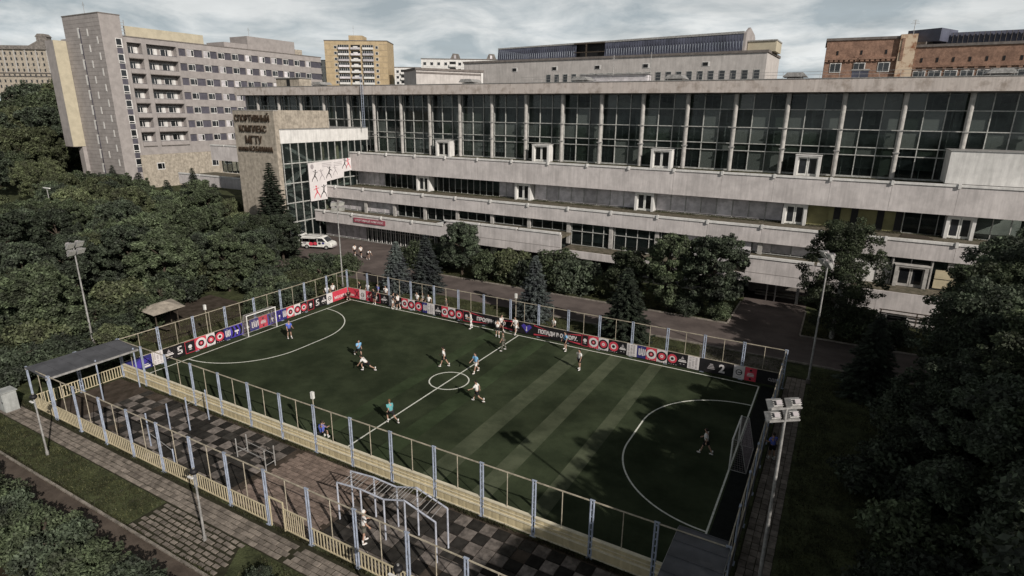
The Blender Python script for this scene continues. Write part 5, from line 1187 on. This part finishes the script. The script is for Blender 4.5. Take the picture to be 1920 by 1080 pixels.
ORD = ['first', 'second', 'third', 'fourth', 'fifth', 'sixth', 'seventh', 'eighth', 'ninth', 'tenth', 'eleventh', 'twelfth', 'thirteenth', 'fourteenth', 'fifteenth', 'sixteenth', 'seventeenth']
for i, (x, y, h) in enumerate([(51.5, 20.5, 3.4), (50.3, 17.5, 3.0), (49.5, 12.5, 3.2), (49.8, 7, 3.0), (50.2, 2.2, 3.4), (48.6, -2.5, 3.0), (48.2, -6.5, 2.8)]):
    plant(['bush3', 'bush1'][i % 2], x, y, h, '%s dark shrub, counted from the building, beside the shaded lawn' % ORD[i], 'shrub', 'shrub', group='shrubs under the big trees', wid=1.0)
# hedge along the bottom left
rr = random.Random(9)
for k in range(17):
    x = -2+k*1.75; y = -12.75+rr.uniform(-.25, .25)
    plant(['bush1', 'bush3', 'bush1'][k % 3], x, y, rr.uniform(1.65, 2.1), '%s shrub from the left in the dense hedge beyond the narrow path' % ORD[k], 'shrub', 'shrub', group='hedge shrubs at the bottom left', wid=.95)
for i, (x, y, h) in enumerate(((24.2, -9.0, .75), (25.8, -9.3, .9), (27.4, -9.0, .7), (29.0, -9.2, .8))):
    plant('bush3', x, y, h, '%s low dark shrub going right from the loose paved patch' % ORD[i], 'shrub', 'shrub', group='low shrubs beside the loose paving', wid=1.0)
# grass blades as ground cover
def blades(name, regions, n, h, m, seed=1):
    r = np.random.default_rng(seed); P = []
    areas = [abs(a[2]-a[0])*abs(a[3]-a[1]) for a in regions]; tot = sum(areas)
    for a, ar in zip(regions, areas):
        k = int(n*ar/tot); P.append(np.stack([r.uniform(a[0], a[2], k), r.uniform(a[1], a[3], k), np.zeros(k)], 1))
    P = np.concatenate(P); cl = np.sin(P[:, 0]*1.7+np.sin(P[:, 1]*2.1))+np.sin(P[:, 1]*1.3+1.7*np.sin(P[:, 0]*.9)); keep = cl+r.normal(size=len(P))*.8 > -.9; P = P[keep]; n = len(P)
    d = unit(n, r); d[:, 2] = np.abs(d[:, 2])+.8; d /= np.linalg.norm(d, axis=1, keepdims=True); L = h*(.5+r.random((n, 1))); s = unit(n, r); s[:, 2] = 0; s *= .018+.02*r.random((n, 1))
    V = np.empty((n*3, 3)); V[0::3] = P-s; V[1::3] = P+s; V[2::3] = P+d*L
    me = bpy.data.meshes.new(name); me.vertices.add(n*3); me.vertices.foreach_set('co', V.ravel()); me.loops.add(n*3); me.loops.foreach_set('vertex_index', np.arange(n*3, dtype=np.int32)); me.polygons.add(n); me.polygons.foreach_set('loop_start', np.arange(0, n*3, 3, dtype=np.int32)); me.update(calc_edges=True); me.materials.append(m)
    o = bpy.data.objects.new(name, me); col.objects.link(o); tag(o, 'uneven green and brownish grass growing on the lawns around the pitch', 'grass', kind='stuff'); return o
M['blade'] = leafmat('grass_blade', (.075, .078, .036))
blades('grass', [(-8, -9.7, 14.9, -7.7), (22.8, -9.7, 34, -7.7), (44.3, -14, 60, 29), (-12, -1, -3.3, 30), (-3, 25, 42, 30.3), (-7, 38, 36, 46), (43, 38, 60, 46), (-10, -17, 30, -13.5)], 330000, .12, M['blade'])

def on_terrace(name, label, regions, n, z, h, seed):
    o = blades(name, regions, n, h, M['blade'], seed); o.location.z = z; o['label'] = label; return o
on_terrace('weeds', 'dry weeds growing along the middle terrace of the sports building', [(-31, 49.6, 62, 50.6), (-31, 55.6, 62, 56.8)], 30000, 7.75, .16, 3)
on_terrace('weeds', 'dry weeds growing along the upper terrace under the tall glazing', [(-31, 58.9, 60, 59.9)], 12000, 13.3, .14, 4)
on_terrace('weeds', 'weeds growing in the joints along the foot of the barred fence', [(-8, -6.2, 42, -5.95), (-3, -.35, 42, -.1), (-8, -9.9, 22, -9.65)], 26000, .0, .13, 6)
pl = thing('plank_pile', 'pile of old planks on the middle terrace at the right end', 'planks', (52, 55, 7.8))
for k in range(7): MB().box(50.6+.05*k, 53.8+.28*k, 7.78+.02*(k % 2), 53.6-.1*k, 54.02+.28*k, 7.84+.02*(k % 2)).build('plank', M['bark'], pl)
# ------------------------------------------------------------------ people
def skin_mesh(name, pts, edges, rad, m, sub=1):
    me = bpy.data.meshes.new(name); me.from_pydata([tuple(p) for p in pts], edges, []); me.update()
    o = bpy.data.objects.new(name, me); col.objects.link(o)
    md = o.modifiers.new('s', 'SKIN'); md.use_smooth_shade = True
    for i, r in enumerate(rad):
        v = me.skin_vertices[0].data[i]; v.radius = (r, r) if not isinstance(r, tuple) else r; v.use_root = (i == 0)
    if sub: sb = o.modifiers.new('b', 'SUBSURF'); sb.levels = sub; sb.render_levels = sub
    dg = bpy.context.evaluated_depsgraph_get(); out = bpy.data.meshes.new_from_object(o.evaluated_get(dg))
    bpy.data.objects.remove(o); out.materials.clear(); out.materials.append(m); out.name = name; return out
def join_mesh(a, mb, m, name):
    bm = bmesh.new(); bm.from_mesh(a); b = mb.mesh('tmp', m); bm.from_mesh(b); bpy.data.meshes.remove(b); me = bpy.data.meshes.new(name); bm.to_mesh(me); bm.free(); me.materials.append(m)
    me.polygons.foreach_set('use_smooth', [True]*len(me.polygons)); return me
def V(*a): return Vector(a)
def pose_pts(p):
    """faces +X. p gives pelvis height and offset, lean, limb angles in degrees (forward positive)"""
    D = dict(pz=.93, lean=4, la=(8, 20), ra=(-8, 20), ll=(10, 8), rl=(-8, 6), out=8, head=0, lout=4); D.update(p)
    r = math.radians; P = V(0, 0, D['pz']); l = r(D['lean'])
    up = V(math.sin(l), 0, math.cos(l)); J = {'pelvis': P, 'waist': P+up*.14, 'chest': P+up*.36, 'neck': P+up*.53}
    hl = l*.5+r(D['head']); hu = V(math.sin(hl), 0, math.cos(hl)); J['throat'] = J['neck']+hu*.06; J['head'] = J['neck']+hu*.16; J['crown'] = J['neck']+hu*.24
    J['hu'] = hu; J['up'] = up
    for s, n, A in ((1, 'l', D['la']), (-1, 'r', D['ra'])):
        sh = J['neck']-up*.07+V(0, s*.18, 0); a = r(A[0])-l*0; o = r(D['out'])
        d1 = V(math.sin(a), s*math.sin(o), -math.cos(a)).normalized(); el = sh+d1*.29; a2 = a+r(A[1]); d2 = V(math.sin(a2), s*math.sin(o)*.3, -math.cos(a2)).normalized(); wr = el+d2*.25
        J[n+'sh'], J[n+'el'], J[n+'wr'], J[n+'hd'] = sh, el, wr, d2
    for s, n, A in ((1, 'l', D['ll']), (-1, 'r', D['rl'])):
        hp_ = P+V(0, s*.09, -.03); a = r(A[0]); o = r(D['lout']); d1 = V(math.sin(a), s*math.sin(o), -math.cos(a)).normalized(); kn = hp_+d1*.43; a2 = a-r(A[1]); d2 = V(math.sin(a2), s*math.sin(o)*.4, -math.cos(a2)).normalized(); an = kn+d2*.42
        J[n+'hp'], J[n+'kn'], J[n+'an'] = hp_, kn, an; J[n+'toe'] = an+V(math.cos(a2)*.17, s*.03, math.sin(a2)*.17-.05)
    low = min(J['lan'].z, J['ran'].z, J['ltoe'].z+.04, J['rtoe'].z+.04, J['lkn'].z+.02, J['rkn'].z+.02)-.06
    for k in J:
        if k not in ('hu', 'up') and not k.endswith('hd'): J[k] = J[k]-V(0, 0, low)
    return J
def person_meshes(p):
    J = pose_pts(p); names = ['pelvis', 'waist', 'chest', 'neck', 'throat', 'head', 'crown', 'lsh', 'lel', 'lwr', 'rsh', 'rel', 'rwr', 'lhp', 'lkn', 'lan', 'ltoe', 'rhp', 'rkn', 'ran', 'rtoe']
    R_ = dict(pelvis=(.14, .11), waist=(.13, .10), chest=(.16, .11), neck=.07, throat=.05, head=.098, crown=.08, lsh=.06, lel=.042, lwr=.03, lhp=.088, lkn=.055, lan=.038, ltoe=.032)
    for k in ('sh', 'el', 'wr', 'hp', 'kn', 'an', 'toe'): R_['r'+k] = R_['l'+k]
    E_ = [('pelvis', 'waist'), ('waist', 'chest'), ('chest', 'neck'), ('neck', 'throat'), ('throat', 'head'), ('head', 'crown'), ('chest', 'lsh'), ('lsh', 'lel'), ('lel', 'lwr'), ('chest', 'rsh'), ('rsh', 'rel'), ('rel', 'rwr'), ('pelvis', 'lhp'), ('lhp', 'lkn'), ('lkn', 'lan'), ('lan', 'ltoe'), ('pelvis', 'rhp'), ('rhp', 'rkn'), ('rkn', 'ran'), ('ran', 'rtoe')]
    ix = {n: i for i, n in enumerate(names)}
    body = skin_mesh('body', [J[n] for n in names], [(ix[a], ix[b]) for a, b in E_], [R_[n] for n in names], M['skin'])
    # face and hands joined into the body
    mb = MB(); hc = J['head']+V(.02, 0, .02); mb.sphere(hc, (.095, .078, .115), 12, 8); mb.sphere(hc+V(.095, 0, -.01), (.022, .014, .026), 6, 4)
    for s in (1, -1): mb.sphere(hc+V(0, s*.078, -.005), (.022, .012, .034), 6, 4); mb.sphere(hc+V(.083, s*.032, .02), .014, 6, 4)
    mb.sphere(hc+V(.083, 0, -.055), (.012, .028, .009), 6, 4)
    for n, s in (('l', 1), ('r', -1)):
        w = J[n+'wr']; d = J[n+'hd']; side = d.cross(V(0, 1, 0)).normalized(); mb.bar(w-d*.02, w+d*.085, .034, 6, .040)
        for q, (off, L) in enumerate(((-.03, .065), (-.010, .08), (.011, .075), (.03, .058))):
            b = w+d*.075+side*off; k1 = b+d*L*.55; k2 = k1+(d+V(0, -s*.6, 0)).normalized()*L*.45; mb.bar(b, k1, .0105, 5, .0095); mb.bar(k1, k2, .0095, 5, .008)
        b = w+d*.03-side*.03; mb.bar(b, b+(d-side*.9).normalized()*.055, .013, 5, .010)
    body = join_mesh(body, mb, M['skin'], 'body')
    T = ['pelvis', 'waist', 'chest', 'neck', 'lsh', 'lmid', 'rsh', 'rmid']; J['lmid'] = J['lsh'].lerp(J['lel'], .75); J['rmid'] = J['rsh'].lerp(J['rel'], .75)
    ti = {n: i for i, n in enumerate(T)}
    shirt = skin_mesh('shirt', [J[n]+(J['up']*-.02 if n == 'pelvis' else V(0, 0, 0)) for n in T], [(ti[a], ti[b]) for a, b in (('pelvis', 'waist'), ('waist', 'chest'), ('chest', 'neck'), ('chest', 'lsh'), ('lsh', 'lmid'), ('chest', 'rsh'), ('rsh', 'rmid'))], [(.175, .135), (.17, .13), (.19, .135), .075, .088, .078, .088, .078], M['cwhite'])
    S = ['pel2', 'lhp', 'lq', 'rhp', 'rq']; J['pel2'] = J['pelvis']+V(0, 0, .06); J['lq'] = J['lhp'].lerp(J['lkn'], .78); J['rq'] = J['rhp'].lerp(J['rkn'], .78)
    shorts = skin_mesh('shorts', [J[n] for n in S], [(0, 1), (1, 2), (0, 3), (3, 4)], [(.165, .13), .118, .105, .118, .105], M['cblack'])
    sh = MB(); sh.smooth = True
    for n in 'lr':
        a = J[n+'an']; t = J[n+'toe']; c = a.lerp(t, .45)-V(0, 0, .025); sh.sphere(c, (.135, .055, .05), 10, 6); sh.bar(a+V(0, 0, .16), a-V(0, 0, .01), .047, 8, .045)
    shoes = sh.mesh('shoes', M['cwhite'])
    hr = MB(); hr.smooth = True; hr.sphere(hc+V(-.022, 0, .028), (.100, .092, .112), 12, 8); hair = hr.mesh('hair', M['hairdark'])
    return dict(body=body, shirt=shirt, shorts=shorts, shoes=shoes, hair=hair)
POSES = dict(stand=dict(), stand2=dict(la=(15, 60), ra=(5, 30), ll=(4, 2), rl=(-6, 4)), hips=dict(la=(-30, 80), ra=(-30, 80), out=28, lout=8), walk=dict(la=(-22, 25), ra=(24, 30), ll=(24, 8), rl=(-20, 14), lean=6), run=dict(la=(-40, 80), ra=(40, 85), ll=(42, 55), rl=(-30, 38), lean=14), kick=dict(la=(40, 30), ra=(-30, 30), ll=(-28, 40), rl=(30, 16), lean=8, out=30),
  wide=dict(la=(10, 20), ra=(5, 20), ll=(10, 6), rl=(-8, 6), lout=17, out=26), crouch=dict(lean=52, pz=.55, la=(60, 20), ra=(70, 20), ll=(75, 120), rl=(50, 118)), kneel=dict(lean=48, pz=.5, la=(28, 10), ra=(34, 8), ll=(80, 100), rl=(-38, 30), out=14), bend=dict(lean=62, la=(30, 20), ra=(50, 20), ll=(10, 15), rl=(-4, 12)), sit=dict(lean=10, pz=.5, la=(50, 40), ra=(45, 40), ll=(88, 88), rl=(84, 84)), phone=dict(la=(20, 95), ra=(10, 25), ll=(6, 4), rl=(-10, 8)))
PMS = {k: person_meshes(v) for k, v in POSES.items()}
def person(x, y, pose, face, shirt, shorts, label, group=None, hair='hairdark', shoes='cwhite', h=1.8, legs=None, z=.02):
    """face: direction in degrees from +X"""
    t = thing('person', label, 'person', (x, y, z), math.radians(face), group); s = h/1.78; t.scale = (s, s, s)
    for n, m in (('body', None), ('shirt', shirt), ('shorts', shorts), ('shoes', shoes), ('hair', hair)):
        o = bpy.data.objects.new(n, PMS[pose][n]); col.objects.link(o); o.parent = t
        if m: o.material_slots[0].link = 'OBJECT'; o.material_slots[0].material = M[m]
    if legs:   # long trousers: lower leg sleeves
        J = pose_pts(POSES[pose]); mb = MB(); mb.smooth = True
        for n in 'lr': mb.bar(J[n+'hp'], J[n+'kn'], .10, 10, .075); mb.sphere(J[n+'kn'], .076, 10, 6); mb.bar(J[n+'kn'], J[n+'an'], .075, 10, .062)
        o = bpy.data.objects.new('trousers', mb.mesh('trousers', M[legs])); col.objects.link(o); o.parent = t
    return t
PG = 'players on the pitch'
person(1.55, 12.3, 'stand2', -20, 'cblue', 'cblack', 'goalkeeper in a royal blue shirt in front of the far goal', PG)
person(10.2, 12.2, 'run', -25, 'clight', 'cblack', 'player in a light blue shirt running with the ball in the left half', PG)
person(12.7, 10.5, 'kneel', 200, 'cwhite', 'cblack', 'player in white down on the turf beside the ball carrier', PG)
person(17.6, 14.4, 'walk', 200, 'cwhite', 'cblack', 'player in a white shirt left of the centre circle', PG)
person(20.5, 14.75, 'walk', 250, 'clight', 'cwhite', 'player in light blue with white shorts walking on the halfway line beside the circle', PG)
person(23.25, 10.6, 'kick', 190, 'cwhite', 'cblack', 'player in white right of the centre circle striding left', PG)
person(19.85, 5.1, 'run', 165, 'cteal', 'cblack', 'fair haired player in a teal shirt running near the halfway line at the front', PG, hair='hairbrown')
person(14.55, 23.1, 'phone', 230, 'cwhite', 'cwhite', 'man dressed all in white standing on the touchline left of the slogan', 'people along the far touchline', legs='cwhite')
person(17.95, 22.5, 'phone', 120, 'cwhite', 'cblack', 'man in a white shirt and black shorts with a raised hand before the first slogan', 'people along the far touchline')
person(20.05, 19.95, 'wide', 200, 'cgrey', 'cgrey', 'man in olive grey standing with legs apart near the far end of the halfway line', PG, legs='cgrey')
person(17.6, 23.75, 'wide', 0, 'cwhite', 'cblack', 'player in white stretching against the first slogan banner', 'people along the far touchline')
person(19.05, 24.0, 'walk', 270, 'cwhite', 'cwhite', 'player in white standing at the end of the halfway line by the fence', 'people along the far touchline')
person(24.8, 22.8, 'wide', 240, 'clight', 'cblack', 'player in light blue with legs apart before the second slogan banner', PG)
person(27.5, 19.65, 'stand', 250, 'cwhite', 'cblack', 'player in a white shirt waiting right of the second slogan near the touchline', PG)
person(39.3, 11.95, 'walk', 170, 'cwhite', 'cblack', 'goalkeeper in a white shirt walking before the right hand goal in shade', PG)
person(42.95, 13.4, 'stand2', 130, 'cblue', 'cblack', 'person in a blue shirt on the paved side path behind the right goal', shoes='cwhite', z=.05)
person(26.4, -4.6, 'stand2', 60, 'cwhite', 'cgrey', 'person in a loose white shirt and cap inside the playground beside the climbing frame', hair='cwhite', h=1.85)
person(4.1, 23.9, 'stand2', 30, 'cblack', 'cwhite', 'man in a black shirt talking with a man in white at the far touchline', 'people along the far touchline')
person(4.75, 23.95, 'stand', 190, 'cwhite', 'cblack', 'man in a white shirt talking with a man in black at the far touchline', 'people along the far touchline')
person(1.35, 24.0, 'hips', 280, 'cblack', 'cblack', 'man in black leaning before the dark banners near the far corner', 'people along the far touchline')
person(17.5, 1.1, 'sit', 100, 'cblue', 'cblack', 'person in blue sitting low behind the near boards beside the thin lamp pole')
person(-2.1, 23.6, 'crouch', -40, 'cblack', 'cblack', 'person crouching in the red banner corner of the pitch')
CG = 'spectators behind the far corner fence'
for x, y, po, f, c, l in [(-4.1, 23.3, 'stand', -30, 'cwhite', 'spectator in white behind the end of the goal side fence'), (-4.0, 22.3, 'hips', -30, 'cwhite', 'second spectator in white behind the goal side fence'), (-2.0, 25.4, 'stand', 260, 'cblack', 'spectator in black right behind the corner post'), (-.9, 25.5, 'stand2', 270, 'cwhite', 'spectator in white left of the one in bright blue'), (.55, 25.6, 'stand', 250, 'cblue', 'spectator in bright blue behind the fence near the far corner'), (1.75, 25.5, 'stand', 280, 'cwhite', 'spectator in white right of the one in bright blue'),
      (6.2, 25.4, 'stand', 270, 'cwhite', 'leftmost of the three white shirted spectators behind the first rings'), (6.9, 25.6, 'stand2', 250, 'cwhite', 'middle of the three white shirted spectators behind the first rings'), (7.7, 25.4, 'hips', 290, 'cwhite', 'rightmost of the three white shirted spectators behind the first rings'), (10.0, 25.5, 'stand', 260, 'cgrey', 'lone spectator in grey behind the second set of rings'), (22.3, 25.7, 'stand2', 250, 'cwhite', 'lone person in white behind the fence right of the lone blue spruce')]:
    person(x, y, po, f, c, 'cblack', l, CG)
WG_ = 'people on the entrance plaza'
person(-16.4, 39.6, 'walk', 120, 'cwhite', 'cblack', 'left of the two people walking side by side in white on the plaza', WG_); person(-15.0, 39.4, 'walk', 120, 'cwhite', 'cblack', 'right of the two people walking side by side in white on the plaza', WG_)
person(-13.3, 39.0, 'bend', -20, 'cwhite', 'cblack', 'person in white bending over on the plaza beside the grass', WG_); person(-10.9, 41.5, 'stand', 200, 'cwhite', 'cwhite', 'small figure in pale clothes at the plaza edge by the blue spruce', WG_, h=1.3)
bl = thing('football', 'white football at the feet of the light blue runner', 'ball', (10.9, 11.75, .13)); b_ = MB(); b_.smooth = True; b_.sphere((10.9, 11.75, .135), .11, 14, 10); b_.build('ball', M['cwhite'], bl)
pt = MB()
for k in range(10):
    u = unit(1)[0]; pt.sphere((10.9+u[0]*.09, 11.75+u[1]*.09, .135+u[2]*.09), .028, 6, 4)
pt.build('patch', M['cblack'], bl)
# ------------------------------------------------------------------ the van on the plaza
vn = thing('van', 'white van with stickers parked with its tailgate raised left of the entrance', 'van', (-24.6, 40.6, .02), math.radians(20))
prof = [(-2.45, .35), (2.35, .35), (2.45, .55), (2.42, .85), (2.15, 1.05), (1.75, 1.15), (1.05, 1.82), (.8, 1.92), (-2.3, 1.95), (-2.45, 1.8), (-2.5, .9)]
def lv(name, m, mb, parent=None): return mb.build(name, M[m], parent or vn, local=True)
b = MB(); b.prism(prof, -.92, .92, 'y'); body = lv('body', 'white', b)
md = body.modifiers.new('bevel', 'BEVEL'); md.width = .07; md.segments = 3
for y in (-.93, .905):
    lv('side_window', 'winglass', MB().prism([(.2, 1.2), (1.45, 1.2), (.98, 1.72), (.2, 1.72)], y, y+.025, 'y')); lv('side_window', 'winglass', MB().box(-2.2, y, 1.2, -1.2, y+.025, 1.72)); lv('sliding_door_opening', 'dark', MB().box(-1.1, y, .55, .1, y+.025, 1.75))
lv('windscreen', 'winglass', MB().quad((1.72, -.8, 1.19), (1.72, .8, 1.19), (1.10, .74, 1.80), (1.10, -.74, 1.80))); bpy.data.objects[-1 if False else vn.children[-1].name].location.x += .03
for x in (-1.6, 1.55):
    for y in (-.86, .86):
        w = lv('wheel', 'tyre', MB().bar((x, y-.11, .34), (x, y+.11, .34), .34, 20)); lv('rim', 'galv', MB().bar((x, y-.125, .34), (x, y+.125, .34), .2, 14), w)
for y in (-.68, .5): lv('headlight', 'lampglass', MB().box(2.40, y, .68, 2.47, y+.2, .86)); lv('tail_light', 'red', MB().box(-2.53, y+.05*(1 if y > 0 else -1), .8, -2.49, y+.12, 1.3))
lv('bumper', 'grey', MB().box(2.38, -.85, .36, 2.52, .85, .55).box(-2.56, -.85, .36, -2.46, .85, .55)); tg = lv('tailgate', 'white', MB().prism([(-2.35, 1.98), (-3.3, 2.35), (-3.32, 2.42), (-2.35, 2.06)], -.85, .85, 'y')); lv('rear_window', 'winglass', MB().prism([(-2.6, 2.165), (-3.15, 2.38), (-3.15, 2.40), (-2.6, 2.185)], -.7, .7, 'y'), tg)
lv('roof_rack', 'galv', MB().box(-1.9, -.75, 2.02, .5, -.68, 2.08).box(-1.9, .68, 2.02, .5, .75, 2.08).box(-1.9, -.68, 2.03, -1.83, .68, 2.07).box(.43, -.68, 2.03, .5, .68, 2.07)); aw = lv('awning', 'white', MB().prism([(-2.0, 0), (.3, 0), (.3, .05), (-2.0, .05)], -1.9, -.95, 'y')); aw.location.z += 1.85
for k, (x, z, m, s) in enumerate(((-.9, .62, 'red', .3), (-.2, .7, 'red', .26), (.5, .75, 'black', .2), (1.1, .8, 'navy', .18), (-1.9, .8, 'grey', .25))): lv('sticker', m, MB().prism([(x+s*math.cos(i*PI/4)*1.2, z+.2+s*math.sin(i*PI/4)) for i in range(8)], -.948-.003*k, -.935, 'y'))
# kiosk roof among the trees
ks = thing('shelter', 'small shelter with a pale flat hipped roof among the grove shrubs', 'shelter', (-10, 7.5, 0))
for x, y in ((-11, 6.5), (-11.3, 9), (-8.9, 8.3), (-8.8, 6.2)): MB().bar((x, y, 0), (x, y, 2.45), .06, 8).build('post', M['bark'], ks)
rf = MB(); rf.v = [(-11.2, 5.9, 2.45), (-11.8, 9.6, 2.45), (-8.4, 8.9, 2.45), (-8.1, 5.7, 2.45), (-10.2, 7.0, 2.9), (-10.2, 8.0, 2.9)]; rf.f = [(0, 3, 4), (3, 2, 5, 4), (2, 1, 5), (1, 0, 4, 5), (3, 0, 1, 2)]; rf.build('roof', M['stone'], ks)
bn_ = MB().box(-10.8, 7.2, .4, -9.2, 7.6, .46).build('bench', M['bark'], ks)
# far left street bits
sheet('road', [(-175, 30), (-80, 10), (-84, 2), (-178, 18)], .01, M['asphalt'])
sheet('soil_bed', [(-170, 46), (-98, 26), (-90, 18), (-172, 34)], .008, mat('rosy_ground', (.16, .11, .09), scale=.3, rough=.95, var=.4))
lm = 0
for (x, y, h, l) in [(-66, 14, 9, 'street lamp with a double head at the far left edge'), (-62, 22, 8.5, 'street lamp with a flat head before the mauve block corner')]:
    t = thing('street_lamp', l, 'street lamp', (x, y, 0), 0, 'street lamps at the far left'); MB().bar((x, y, 0), (x, y, h), .1, 8, .06).build('pole', M['galv'], t); MB().box(x-.9, y-.12, h-.05, x+.9, y+.12, h+.08).build('lamp_head', M['white'], t)
